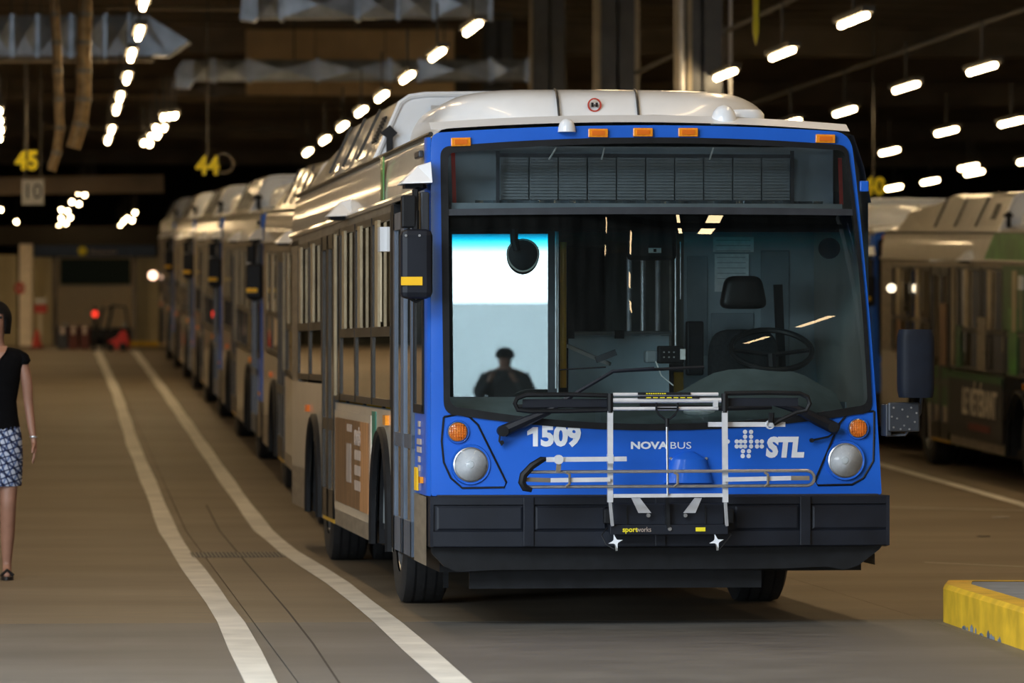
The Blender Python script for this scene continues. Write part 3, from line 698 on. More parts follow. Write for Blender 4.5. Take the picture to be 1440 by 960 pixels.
    wheel(-1.22, -.94, 2.85); wheel(.84, 1.14, 2.85)
    wheel(-1.22, -.94, 9.05); wheel(-.90, -.62, 9.05); wheel(.62, .88, 9.05); wheel(.92, 1.2, 9.05)
    M().box(-1.0, -.97, 2.2, 2.24, .12, .42).build('mud_flap', BLACK, root)
    M().tube([(-.95, 2.85, .45), (.9, 2.85, .45)], .07, 8).build('axle', BLACK, root)
    # --- mirrors
    a = bl(563, 322, -.12); b = bl(608, 420, -.12)
    mb = M().box(a.x, b.x, -.16, -.02, b.z, a.z).build('door_side_mirror', BUMP, root, .035)
    p, q = bl(564, 389, -.166), bl(594, 401, -.166); M().box(p.x, q.x, -.167, -.158, q.z, p.z).build('yellow_sticker', YEL, mb)
    M().tube([bl(584, 330, -.09), bl(584, 268, -.05), bl(596, 262, .1)], .018, 6).build('mirror_arm', BLACK, mb)
    p = bl(577, 300, -.07); M().box(p.x-.05, p.x+.03, -.1, -.02, p.z-.08, p.z+.1).build('arm_bracket', BLACK, mb, .01)
    p = bl(597, 300, -.07); M().box(p.x-.02, p.x+.03, -.05, .05, p.z-.13, p.z+.12).build('arm_plate', DARK, mb, .01)
    for px in (571, 590): M().disc(bl(px, 331, -.17), .007, .012, 'y', 8).build('screw', STEEL, mb)
    M().tube([bl(566, 413, -.1), bl(585, 424, -.1), bl(604, 413, -.1)], .012, 6).build('mirror_stay', BLACK, mb)
    a = bl(1264, 463, -.1); b = bl(1313, 559, -.1)
    def mh(u, v):
        ang = 2*PI*u; ex = .45; cx = math.copysign(abs(math.cos(ang))**ex, math.cos(ang)); cy = math.copysign(abs(math.sin(ang))**ex, math.sin(ang))
        e = 1-.10*(abs(2*v-1)**8); return ((a.x+b.x)/2+cx*(b.x-a.x)/2*e, -.08+cy*.09*e, b.z+v*(a.z-b.z))
    mm = M().grid(mh, 28, 10); nt = len(mm.v)
    mm.add([mh(k/28, 1) for k in range(28)], [tuple(range(28))]); mm.add([mh(k/28, 0) for k in range(28)], [tuple(range(28))])
    m2 = mm.build('driver_side_mirror', MIRB, root)
    p = bl(1270, 588, -.05); pl = M().box(p.x-.09, p.x+.09, -.08, -.05, p.z-.075, p.z+.09).build('perforated_bracket', DARK, m2, .01)
    for k, (dx, dz) in enumerate(((-.06,.06),(-.01,.05),(.04,.06),(.07,.03),(-.04,.0),(.02,.01),(.06,-.02),(-.06,-.05),(0,-.04),(.03,-.06),(-.02,-.06),(-.07,.01))):
        M().disc((p.x+dx, -.084, p.z+dz), .006, .006, 'y', 8).build('rivet', STEEL, pl)
    M().tube([bl(1296, 553, -.04), bl(1294, 580, -.04), bl(1280, 602, -.04), bl(1273, 611, -.04), bl(1246, 612, .02)], .009, 6).build('cable', DARK, m2)
    q = bl(1246, 588, .0); M().box(q.x-.012, q.x+.02, -.06, .1, q.z-.1, q.z+.08).build('hinge_block', DARK, m2, .006)
    p = bl(1213, 262, .08); M().box(p.x-.02, p.x+.03, .05, .1, p.z-.03, p.z+.03).build('corner_latch', BLUE, root, .006)
    # --- wipers
    def wp(pts, off=-.05): return [fp(x, y, off) for x, y in pts]
    wl_ = M().tube(wp([(708,606),(735,594),(770,579),(804,556)]), [.035,.03,.02,.014], 8).tube(wp([(804,556),(862,522),(920,518)], -.04), .012, 6).build('wiper', BUMP, root)
    M().tube(wp([(786,520),(815,518),(852,516)], -.03), .004, 5).tube(wp([(860,522),(990,516)], -.03), .010, 6).build('wiper_blade', BLACK, wl_)
    M().disc(fp(708, 606, -.09), .030, .09, 'y', 16).tube(wp([(703,610),(702,620),(706,626)], -.03), .006, 5).disc(fp(706, 622, -.05), .012, .03, 'y', 10).build('wiper_pivot', BLACK, wl_)
    wr = M().tube(wp([(1178,604),(1150,590),(1118,574),(1085,566)]), [.034,.034,.024,.014], 8).tube(wp([(1085,566),(960,558),(900,556)], -.04), .012, 6).build('wiper', BUMP, root)
    M().tube(wp([(1085,572),(1020,574),(900,570)], -.03), .016, 6).tube(wp([(725,572),(800,570),(860,571)], -.03), .016, 6).build('wiper_blade', BLACK, wr)
    M().disc(fp(1172, 600, -.09), .030, .09, 'y', 16).tube(wp([(1176,606),(1165,614),(1142,619)], -.03), .006, 5).disc(fp(1142, 619, -.05), .012, .03, 'y', 10).build('wiper_pivot', BLACK, wr)
    # --- bicycle rack
    yo = -.30
    r = M().bar(bl(858, 578, yo), bl(858, 706, yo), .030, .025, (0,1,0)).bar(bl(1019, 578, yo), bl(1020, 706, yo), .030, .025, (0,1,0))
    r.bar(bl(862, 697, yo), bl(1018, 696, yo), .018, .02)
    rack = r.build('bicycle_rack', SILVER, root)
    for a_, b_ in (((858,706),(861,738)), ((1020,706),(1022,738))): M().bar(bl(*a_, yo), bl(*b_, yo+.08), .016, .02, (0,1,0)).build('hinge_leg', SILVER, rack)
    for a_, b_ in (((858,553),(858,580)), ((1019,553),(1019,580))): M().tube([bl(*a_, yo), bl(*b_, yo)], .018, 8).build('rubber_sleeve', BLACK, rack)
    for y_, xa, xb, rr in ((554.5,862,1010,.010), (563,862,1014,.014), (574.5,862,1010,.010)): M().tube([bl(xa, y_, yo), bl(xb, y_-.5, yo)], rr, 8).build('crossbar', SILVER, rack)
    q = bl(1006, 567, yo); M().box(q.x-.013, q.x+.013, yo-.015, yo+.015, q.z-.02, q.z+.02).build('end_block', SILVER, rack)
    lb = bl(933, 553.5, yo-.018); lo_ = M().box(bl(897,0,yo-.018).x, bl(971,0,yo-.018).x, yo-.02, yo-.014, lb.z-.006, lb.z+.008).build('label_strip', BLACK, rack)
    for k in range(9): x = bl(908, 0, yo).x+k*.0125; M().box(x, x+.009, yo-.023, yo-.019, lb.z-.002, lb.z+.004).build('label_print', YELT, lo_)
    lb = bl(933, 559, yo-.018); lo_ = M().box(bl(896,0,yo).x, bl(983,0,yo).x, yo-.02, yo-.014, lb.z-.005, lb.z+.006).build('label_strip', BLACK, rack)
    for k in range(7): x = bl(908, 0, yo).x+k*.038; M().box(x, x+.027, yo-.023, yo-.019, lb.z-.002, lb.z+.003).build('label_print', YELT, lo_)
    for sx, pts in ((-1, [(858,556),(800,554.5),(740,555),(727,560),(724,567),(728,576),(745,578),(800,577.5),(858,576)]), (1, [(1019,553),(1080,552),(1125,553),(1136,558),(1139,567),(1134,577),(1120,580),(1095,592),(1088,596)])):
        M().tube([bl(x, y, yo+.02) for x, y in pts], .013, 7).build('rubber_loop', BLACK, rack)
    M().bar(bl(735, 567, yo+.05), bl(858, 566, yo+.05), .02, .045).build('tire_tray', BUMP, rack)
    M().bar(bl(1024, 565, yo+.05), bl(1122, 565, yo+.05), .02, .045).build('tire_tray', BUMP, rack)
    ov = []
    for k in range(13): a_ = PI/2+PI*k/12; ov.append((746+11*math.cos(a_), 674-10.5*math.sin(a_)))
    ov2 = []
    for k in range(13): a_ = -PI/2+PI*k/12; ov2.append((1134+11*math.cos(a_), 672-10.5*math.sin(a_)))
    ovp = [bl(x, y, yo-.03) for x, y in ov+ov2]; M().tube(ovp+[ovp[0]], .009, 7).build('wheel_rail', STEEL, rack)
    M().bar(bl(774, 675, yo-.03), bl(858, 674, yo-.03), .02, .024).build('rail_bar', SILVER, rack); M().bar(bl(1019, 674, yo-.03), bl(1112, 672, yo-.03), .02, .024).build('rail_bar', SILVER, rack)
    M().bar(bl(738, 674, yo-.03), bl(774, 675, yo-.03), .02, .024).build('rail_bar', SKIRT, rack); M().bar(bl(1112, 672, yo-.03), bl(1138, 672, yo-.03), .02, .024).build('rail_bar', SKIRT, rack)
    for px in (799, 951, 1078): M().tube([bl(px-3, 664, yo-.045), bl(px+2, 667, yo-.05), bl(px+2, 680, yo-.05), bl(px-3, 684, yo-.045)], .008, 6).build('wheel_clamp', SKIRT, rack)
    M().bar(bl(768, 646, yo-.05), bl(881, 645, yo-.05), .02, .026).build('support_arm', SILVER, rack)
    M().bar(bl(996, 596.5, yo+.05), bl(1104, 596.5, yo+.05), .02, .026).build('support_arm', SILVER, rack)
    M().tube([bl(x, y, yo-.05) for x, y in ((768,645),(762,646),(748,655),(736,668),(734,678),(738,686),(748,689))], [.010,.018,.020,.022,.022,.020,.012], 8).build('rubber_grip', BLACK, rack)
    M().disc(bl(786, 646, yo-.075), .026, .03, 'y', 18).build('arm_disc', SILVER, rack); M().bar(bl(786, 650, yo-.06), bl(785, 664, yo-.06), .026, .01, (0,1,0)).build('arm_post', SKIRT, rack)
    M().disc(bl(1083, 597, yo+.03), 0, 0, 'y', 18, [(.017,0),(.025,0),(.025,.03),(.017,.03),(.017,0)]).build('arm_ring', SILVER, rack)
    M().tube([bl(1084, 594, yo), bl(1085, 580, yo)], .016, 6).build('arm_post', BLACK, rack)
    M().bar(bl(854, 645, yo-.04), bl(862, 645, yo-.04), .05, .05).build('arm_collar', SILVER, rack)
    M().tube([bl(938, 598, yo-.02), bl(939, 696, yo-.02)], .0065, 7).build('latch_rod', STEEL, rack)
    M().tube([bl(x, y, yo-.02) for x, y in ((923,566),(923,576),(927,583),(936,590),(938,600))], .006, 6).tube([bl(x, y, yo-.02) for x, y in ((953,566),(953,576),(949,583),(940,590),(938,600))], .006, 6).tube([bl(923,574,yo-.02), bl(953,574,yo-.02)], .006, 6).tube([bl(938,588,yo-.02), bl(938,600,yo-.02)], .012, 8).build('latch_handle', BLACK, rack)
    for pts in (((888,700),(900,700),(916,721),(898,721)), ((987,700),(977,700),(961,721),(978,721))):
        M().prism([bl(x, y, yo+.12) for x, y in pts], (0, .012, 0)).build('brace', SILVER, rack)
    for px, py in ((912,724.5), (964,724.5), (942,743.5)): M().disc(bl(px, py, yo+.09), .011, .02, 'y', 12).build('bolt', WTXT if 0 else STEEL, rack)
    pl = M(); p, q = bl(858, 738, yo+.10), bl(1024, 751, yo+.10); pl.box(p.x, q.x, yo+.10, yo+.16, q.z, p.z); p2 = bl(862, 721, yo+.13)
    pl.box(p.x+.02, q.x-.02, yo+.13, yo+.18, p.z, p2.z+.05); plo = pl.build('mount_plate', BUMP, rack, .003)
    for px in (882, 992, 936): a_ = bl(px, 720, yo+.12); M().box(a_.x-.004, a_.x+.004, yo+.122, yo+.135, p.z, p2.z+.04).build('plate_groove', BLACK, plo)
    M().bar(bl(938, 698, yo+.10), bl(940, 742, yo+.10), .02, .02, (0,1,0)).build('latch_post', BLACK, rack)
    t0 = bl(887, 744.5, yo+.1); text('plate_lettering', 'sport', YELT, plo, FACE(t0.x-.004, yo+.098, t0.z), .040, ext=.001, bold=.001, xs=.98)
    t0 = bl(907, 744.5, yo+.1); text('plate_lettering', 'works', PALE, plo, FACE(t0.x-.006, yo+.098, t0.z), .040, ext=.001, xs=.82)
    t0 = bl(985, 744, yo+.1); M().box(t0.x-.027, t0.x+.027, yo+.094, yo+.1, t0.z-.011, t0.z+.011).build('yellow_label', YELT, plo)
    for px, py in ((866,761.5), (1008,761)):
        c = bl(px, py, yo+.08); st = []
        for k in range(16):
            a_ = 2*PI*k/16+.25; rr = (.040 if k % 4 == 0 else .014 if k % 4 == 2 else .017); st.append((c.x+rr*math.cos(a_), c.y, c.z+rr*math.sin(a_)))
        kb = M().prism(st, (0, .02, 0)).build('star_knob', WTXT, rack)
        s_ = -1 if px < 900 else 1
        M().tube([bl(px-2 if s_ < 0 else px+4, 772, yo+.09), bl(px+s_*12-2, 765, yo+.1), bl(px+s_*20, 752, yo+.12), bl(px+s_*12, 742, yo+.14)], .004, 5).build('knob_cable', BLACK, kb)
        M().bar((c.x, yo+.085, c.z-.01), (c.x+.005, yo+.085, c.z-.05), .012, .008, (0,1,0)).build('knob_pin', STEEL, kb)
    for px in (854, 1026): a_ = bl(px, 728, yo+.15); M().box(a_.x-.02, a_.x+.02, yo+.12, yo+.2, a_.z-.03, a_.z+.05).build('pivot_block', BLACK, rack, .005)
    # --- interior
    I = []
    I.append(M().box(-1.24, 1.15, .5, LEN-.2, .42, .46).build('cabin_floor', FABRIC, root))
    I.append(M().grid(lambda u, v: (-1.17+u*2.29, .12+v*.58, 1.11+.20*v+(.16*math.exp(-((u-.80)/.17)**4)-.03)*v**.7), 26, 8).build('dashboard', DASHM, root))
    I.append(M().box(-1.18, 1.14, .70, .76, .46, 1.26).build('dashboard_front', GREYP, root))
    I.append(M().box(-1.2, 1.1, 1.0, LEN-.3, 2.36, 2.40).build('cabin_ceiling', GREYP, root))
    I.append(M().box(-1.15, 1.1, .45, .50, 2.22, 2.45).build('front_bulkhead', BLACK, root))
    I.append(M().box(-1.2, 1.15, LEN-.5, LEN-.4, .46, 2.36).build('rear_bulkhead', FABRIC, root))
    # front door leaf folded inward: faces forward, mirrors the yard behind the camera
    yl = .80; a = bl(612, 620, yl); b = bl(785, 300, yl); lf = empty('open_door_leaf', ((a.x+b.x)/2, yl, 0)); lf.parent = root; lf.rotation_euler = (LEAFP, 0, LEAF); I.append(lf)
    wl2 = (b.x-a.x)/2; fr = bl(770, 400, yl).x-b.x
    M().box(-wl2, wl2, -.0, .04, .5, 1.28).build('leaf_panel', DARK, lf); M().box(wl2+fr, wl2, -.02, .04, .5, 2.34).build('leaf_frame', DARK, lf); M().box(-wl2, wl2, -.02, .04, 2.26, 2.36).build('leaf_frame', DARK, lf)
    M().add([(-wl2, .0, 1.28), (wl2+fr, .0, 1.28), (wl2+fr, .0, 2.26), (-wl2, .0, 2.26)], [(0,1,2,3)]).build('leaf_glass', GLEAF, lf, fix=False)
    M().tube([(wl2-.005, -.03, .6), (wl2-.005, -.03, 2.3)], .006, 6).build('leaf_edge', STEEL, lf)
    # partition behind the driver
    yp = 2.15; a = bl(962, 560, yp); b = bl(1165, 330, yp)
    I.append(M().box(a.x, b.x, yp, yp+.03, .5, b.z+.05).build('driver_partition', PARTM, root)); pt = I[-1]
    for xa, xb, ya, yb in ((966,995,360,500), (1070,1110,352,540), (1000,1060,440,556)):
        p, q = bl(xa, yb, yp-.01), bl(xb, ya, yp-.01); M().box(p.x, q.x, yp-.012, yp-.002, p.z, q.z).build('partition_panel', GREYP, pt, .004)
    for xa, xb, ya, yb in ((1005,1053,357,410), (1003,1060,333,354)):
        p, q = bl(xa, yb, yp-.02), bl(xb, ya, yp-.02); nt_ = M().box(p.x, q.x, yp-.02, yp-.016, p.z, q.z).build('notice', PAPER, pt)
        for k in range(5 if yb > 400 else 3):
            z = q.z-.02-k*.032; M().box(p.x+.015, q.x-.02, yp-.022, yp-.0195, z-.002, z+.001).build('ruled_line', GREYP, nt_)
    # driver's seat
    ysx = 1.45; st = M(); c = bl(1047, 480, ysx)
    def cush(cx, cy, cz, wx, wy, wz, e=.35):
        def f(u, v):
            th = (u-.5)*2*PI; ph = (v-.5)*PI; sg = lambda a_, p_: math.copysign(abs(a_)**p_, a_)
            return (cx+wx*sg(math.cos(ph), e)*sg(math.cos(th), e), cy+wy*sg(math.cos(ph), e)*sg(math.sin(th), e), cz+wz*sg(math.sin(ph), e))
        return f
    seat = M().grid(cush(c.x, ysx+.05, 1.37, .21, .07, .30, .45), 24, 16).build('driver_seat', FABRIC, root); I.append(seat)
    hc = bl(1046, 411, ysx); 
    def hrf(u, v):
        q = cush(0, 0, 0, 1, 1, 1, .4)(u, v); return (hc.x+q[0]*(.125+.02*(-q[2])), ysx+.03+q[1]*.06, hc.z+q[2]*.098)
    M().grid(hrf, 24, 16).build('headrest', SEATM, seat)
    M().grid(cush(c.x, ysx-.22, 1.05, .23, .26, .08), 20, 12).build('seat_cushion', FABRIC, seat)
    M().box(c.x-.15, c.x+.15, ysx-.3, ysx, .46, 1.0).build('seat_base', BLACK, seat)
    p = bl(1101, 400, 1.6); M().bar((p.x, 1.6, 1.2), (p.x-.03, 1.6, p.z), .05, .03, (0,1,0)).build('belt_post', BLACK, seat)
    # steering wheel
    wc = bl(1085, 487, .85); sw = []
    for k in range(33): a_ = 2*PI*k/32; sw.append((wc.x+.235*math.cos(a_), .85+.16*math.sin(a_), wc.z-.02+.115*math.sin(a_)))
    so_ = M().tube(sw, .017, 8).build('steering_wheel', SEATM, root); I.append(so_)
    M().tube([(wc.x-.23,.85,wc.z-.02),(wc.x,.86,wc.z-.05),(wc.x+.23,.85,wc.z-.02)], .014, 6).tube([(wc.x,.86,wc.z-.05),(wc.x,.72,1.12)], .03, 8).build('steering_column', BLACK, so_)
    # poles
    def pole(px, y0_, y1_, yy, m, rr=.016, nm='grab_pole'):
        a_, b_ = bl(px, y1_, yy), bl(px, y0_, yy); o = M().tube([a_, b_], rr, 10).build(nm, m, root); I.append(o); return o
    pole(792, 340, 545, .95, YPOLE, .020); pole(782, 322, 546, .60, STEEL, .007); pole(885, 330, 505, 2.0, SILVER); pole(904, 330, 510, 1.9, STEEL); pole(925, 330, 500, 2.0, SILVER); pole(950, 326, 495, 1.1, STEEL, .008); pole(944, 335, 490, 3.0, SKIRT)
    pole(957, 340, 420, 1.2, STEEL, .004)
    I.append(M().tube([bl(795, 469, 1.6), bl(945, 468, 1.6)], .013, 8).build('grab_rail', STEEL, root))
    for px in (800, 870): I.append(M().bar(bl(px-5, 470, 1.58), bl(px+7, 470, 1.58), .05, .05).build('rail_clamp', BLACK, root))
    I.append(M().bar(bl(798, 486, 1.2), bl(858, 512, 1.0), .02, .02).build('barrier_arm', STEEL, root)); I.append(M().bar(bl(838, 506, .9), bl(866, 495, .9), .03, .035).build('barrier_handle', DARK, root))
    for px in (882, 921): q = bl(px, 477, 1.8); I.append(M().box(q.x-.014, q.x+.014, 1.76, 1.8, q.z-.03, q.z+.03).build('stop_button', STEEL, root))
    for k in range(4):
        for s_ in (-1, 1):
            yy = 4.5+k*1.6; so2 = M().box(s_*.95-.2, s_*.95+.2, yy, yy+.42, .86, .93).box(s_*.95-.2, s_*.95+.2, yy+.38, yy+.45, .93, 1.45).build('passenger_seat', DARK, root); I.append(so2)
            M().box(s_*.95-.18, s_*.95+.18, yy+.36, yy+.38, 1.0, 1.40).build('seat_pad', YPOLE, so2)
            M().box(s_*.95-.04, s_*.95+.04, yy+.1, yy+.3, .46, .86).build('seat_pedestal', DARK, so2)
    # low partition left of the aisle
    a = bl(800, 560, 1.65); b = bl(882, 472, 1.65); I.append(M().box(a.x, b.x+.25, 1.65, 1.68, .5, b.z).build('modesty_panel', PARTM, root))
    a = bl(800, 430, 5); b = bl(880, 330, 5)
    # centre mirror, small mirror, radio
    a = bl(881, 366, .5); b = bl(950, 330, .5); cmr = M().box(a.x, b.x, .45, .52, a.z, b.z+.05).build('interior_mirror', BLACK, root, .025); I.append(cmr)
    p = bl(921, 352, .44); M().box(p.x-.036, p.x+.036, .440, .449, p.z-.014, p.z+.014).build('mirror_label', PAPER, cmr)
    M().box(p.x-.008, p.x+.008, .437, .441, p.z-.009, p.z+.009).build('label_mark', BLACK, cmr)
    c1 = bl(736, 359, .35); sm = M()
    def mf(u, v):
        r_ = .088*v; a_ = 2*PI*u; return (c1.x+r_*math.cos(a_)*(1+.1*math.sin(a_)), .35+.02*v*v, c1.z+r_*math.sin(a_)*1.02)
    sm.grid(mf, 24, 5); smo = sm.build('convex_mirror', BLACK, root); I.append(smo)
    M().tube([mf(k/24, 1) for k in range(25)], .006, 6).build('mirror_rim', PALE, smo)
    M().tube([bl(727, 352, .34), bl(723, 338, .34), bl(723, 322, .34)], [.02,.022,.024], 8).build('mirror_bracket', BLACK, smo)
    c1 = bl(1167, 349, .4); sm = M().disc((c1.x, .4, c1.z), .06, .04, 'y', 18).build('convex_mirror', BLACK, root); I.append(sm)
    a = bl(926, 511, .5); b = bl(962, 486, .5); rd = M().box(a.x, b.x, .5, .58, a.z, b.z).build('fare_terminal', BLACK, root, .01); I.append(rd)
    q = bl(957, 498, .48); M().box(q.x, q.x+.03, .49, .50, q.z-.03, q.z+.03).build('terminal_screen', PAPER, rd)
    for k in range(6): M().disc(bl(934+(k%3)*7, 495+(k//3)*7, .49), .005, .01, 'y', 8).build('terminal_button', STEEL, rd)
    q = bl(916, 500, .6); I.append(M().box(q.x-.04, q.x+.03, .55, .65, q.z-.04, q.z+.03).build('ticket_reader', GREYP, root, .012))
    I.append(M().tube([bl(922,508,.45), bl(930,528,.4), bl(947,542,.35)], .004, 5).build('cable', PAPER, root))
    a = bl(962, 545, .35); clo = M().grid(cush(bl(985,545,.35).x, .35, 1.20, .10, .09, .028, .9), 14, 8).build('folded_paper', PAPER, root); I.append(clo)
    q = bl(978, 480, 1.6); I.append(M().box(q.x-.05, q.x+.05, 1.6, 1.68, q.z-.2, q.z+.12).build('fire_extinguisher_box', BLACK, root, .01))
    a, b = bl(1148, 530, 1.0), bl(1180, 333, 1.0); I.append(M().box(a.x, b.x, 2.3, 2.34, .9, b.z).build('driver_window_pillar', GREYP, root))
    I.append(M().box(-1.245, -1.235, .3, LEN-.3, .46, 1.18).build('side_lining', GREYP, root)); I.append(M().box(1.16, 1.17, .6, LEN-.3, .46, 1.25).box(1.16, 1.17, 2.3, LEN-.3, 1.25, 2.3).build('side_lining', GREYP, root))
    return root
GLEAF = thin_glass('mirror-like door glass', (.22, .27, .28), 6.0, .05)
LEAF = BTH*0-.107; LEAFP = 0.0
DOORG = thin_glass('door glass', (.42, .50, .56), 2.6, .10)
MIRB = mat('mirror shell', (.007, .010, .018), .6, spec=.2, noise=.15, scale=14)
DASHM = mat('dash top', (.17, .21, .21), .55, noise=.15, scale=8)
PARTM = mat('blue grey partition', (.36, .43, .47), .55, noise=.12, scale=5)
bus = make_bus()
tag(bus, 'blue fronted bus numbered 1509 with a bicycle rack, nearest in the hall', 'bus', 'city buses parked in the garage')
SKIP = {'open_door_leaf', 'lettering', 'bicycle_rack', 'dot_cross_emblem', 'wiper', 'tow_blister', 'advert_board', 'dash_marks', 'side_label', 'screw', 'rivet', 'bolt',
        'steering_wheel', 'driver_seat', 'grab_pole', 'grab_rail', 'rail_clamp', 'barrier_arm', 'barrier_handle', 'stop_button', 'passenger_seat', 'modesty_panel',
        'convex_mirror', 'interior_mirror', 'fare_terminal', 'ticket_reader', 'cable', 'folded_paper', 'fire_extinguisher_box', 'driver_window_pillar', 'driver_partition',
        'dashboard', 'dashboard_front', 'front_bulkhead', 'side_lining', 'cabin_floor', 'cabin_ceiling', 'rear_bulkhead', 'handling_emblem', 'pod_outline', 'axle', 'mud_flap', 'green_stripe'}
def place_bus(X, Y, label, skip=SKIP, swap=None, yaw=0.0):
    c = copy_tree(bus, None, skip, swap); z = gz(Y+2.85, X+1.3); z2 = gz(Y+9.05, X+1.3)
    pit = math.atan((z2-z)/6.2); c.location = (X+1.29, Y, z-2.85*math.tan(pit)); c.rotation_euler = (pit, 0, yaw)
    c['label'] = label; return c
DCREAM = mat('blue grey body paint', (.30, .27, .22), .3, 0, .8, noise=.1, scale=4)
lx = 2.24
names = ['bus directly behind the numbered bus, only its rear side showing', 'bus second behind the numbered bus, with a blue corner and yellow mirror sticker',
         'bus third behind the numbered bus, in the long left row', 'bus fourth behind the numbered bus, in the long left row', 'farthest bus of the long left row, its roof against the dark hall']
for k, (Y, nm) in enumerate(zip((40.6, 53.2, 66.0, 78.6, 91.2), names)):
    place_bus(lx, Y, nm, SKIP-({'wiper'} if k else set()))
# right lane
R1 = place_bus(10.35, 49.6, 'green and cream bus parked on the right, cut by the frame edge', SKIP | {'front_side_panel'}, {'side_panel': DGREEN})
R2 = place_bus(10.35, 62.3, 'bus behind the green bus on the right, its dark blue corner beside the near mirror')
X = -HW
low = M().box(X-.03, X-.016, 3.9, 7.15, .44, 1.16).build('advert_board', ADBLK, R1)
M().box(X-.036, X-.031, 3.9, 7.15, 1.10, 1.16).build('advert_frame', DGREEN, low)
text('advert_lettering', 'LE VÉTÉRANT', ADTXT, low, SIDEM(X-.034, 5.25, .84), .42, ext=.003, bold=.008, xs=.80, shear=.1)
M().box(X-.036, X-.031, 4.6, 5.9, .54, .62).build('advert_stripe', mat('dark red print', (.12, .02, .015), .6), low)
for k, (y, c_, w_) in enumerate(((10.6, BROWN, .35), (9.3, SKIRT, .4), (7.6, BROWN, .4), (6.6, DGREEN, .3), (5.2, SKIRT, .5), (3.4, GREEN, .5))):
    M().box(X-.022, X-.014, y-w_/2, y+w_/2, 1.22, 1.7+.12*(k % 3)).build('window_print', c_, R1)
M().grid(lambda u, v: (X-.014, .9+u*(3.6+.6*(1-v)), 2.46+v*.29), 3, 2).build('green_wrap', GREEN, R1)
M().grid(lambda u, v: (X-.010, 7.15+u*1.6, .75+v*.45), 3, 2).build('green_wrap', DGREEN, R1)
M().grid(lambda u, v: (X-.016, .9+u*(3.1), 1.7+v*.70), 3, 2).build('green_window_wrap', DGREEN, R1)

# ------------------------------------------------------------------ ceiling lamps (8 ft tubes on their rows)
def lamp_proto():
    r = empty('ceiling_lamp', (0, 0, 0))
    M().box(-.07, .07, -1.0, 1.0, .03, .09).build('lamp_housing', HOUS, r)
    M().tube([(0, -.85, 0), (0, .85, 0)], .035, 8).build('lamp_tube', LAMPM, r, fix=True)
    M().box(-.012, .012, -.02, .02, .10, .62).build('hanger', HOUS, r)
    return r
LR = [ # where the row hangs, lamps by pixel, nearest first
 ('in the row over the open lane', [(203,3),(196,47),(185,78),(179,110),(169,137),(164,154),(157,183),(152,197)]),
 ('in the far cluster over the open lane', [(133,253),(127,256),(117,262),(110,271),(119,274),(101,284),(111,287),(86,295),(95,297),(99,306),(86,307),(93,314),(83,318),(88,321)]),
 ('in the cluster left of the hanging 44', [(246,163),(238,164),(230,165),(231,180),(219,180),(222,191),(212,192),(211,203),(202,201)]),
 ('in the small far cluster over the left bus row', [(190,299),(179,307),(186,310),(174,311),(169,318),(164,321)]),
 ('in the row descending to the numbered bus roof', [(665,40),(615,77),(573,109),(537,136),(508,157),(482,178),(457,197),(433,214)]),
 ('in the row right of the columns', [(1200,29),(1100,76),(1020,105)]),
 ('in the second row right of the columns', [(1381,97),(1274,123),(1188,157),(1112,173)]),
 ('in the third row right of the columns', [(1422,172),(1331,185),(1251,213)]),
 ('in the far right rows above the green bus', [(1446,226),(1362,235),(1370,243),(1308,255),(1257,264),(1266,283)]),
 ('at the left edge of the picture', [(-1,156),(0,170),(1,183),(-1,195),(1,295),(23,312)]),
]
ORD = ['nearest', 'second nearest', 'third nearest', 'fourth nearest', 'fifth nearest', 'sixth nearest', 'seventh nearest', 'eighth nearest', 'ninth nearest', 'tenth nearest', 'eleventh nearest', 'twelfth nearest', 'thirteenth nearest', 'farthest']
lp = None
for row, pts in LR:
    pts = sorted(pts, key=lambda p: p[1])
    for k, (px, py) in enumerate(pts):
        D = F*LAMP_H/(489-py); p = P(px, py, D)
        if lp is None: lp = lamp_proto(); o = lp
        else: o = copy_tree(lp)
        o.location = p
        if 'cluster' in row or 'left edge' in row: o.scale = (1, .38, 1)
        nm = ORD[k] if k < len(pts)-1 else 'farthest'
        tag(o, 'glowing ceiling lamp tube, %s %s' % (nm, row), 'lamp', 'ceiling lamp tubes')
# conduits above the right rows
for X, lab in ((8.75, 'thin conduit above the lamp row right of the columns'), (11.8, 'thin conduit above the second lamp row right of the columns')):
    tag(M().tube([(X, 46, CH+LAMP_H+.62), (X, 120, CH+LAMP_H+.62)], .03, 6).build('conduit', HOUS), lab, 'conduit')

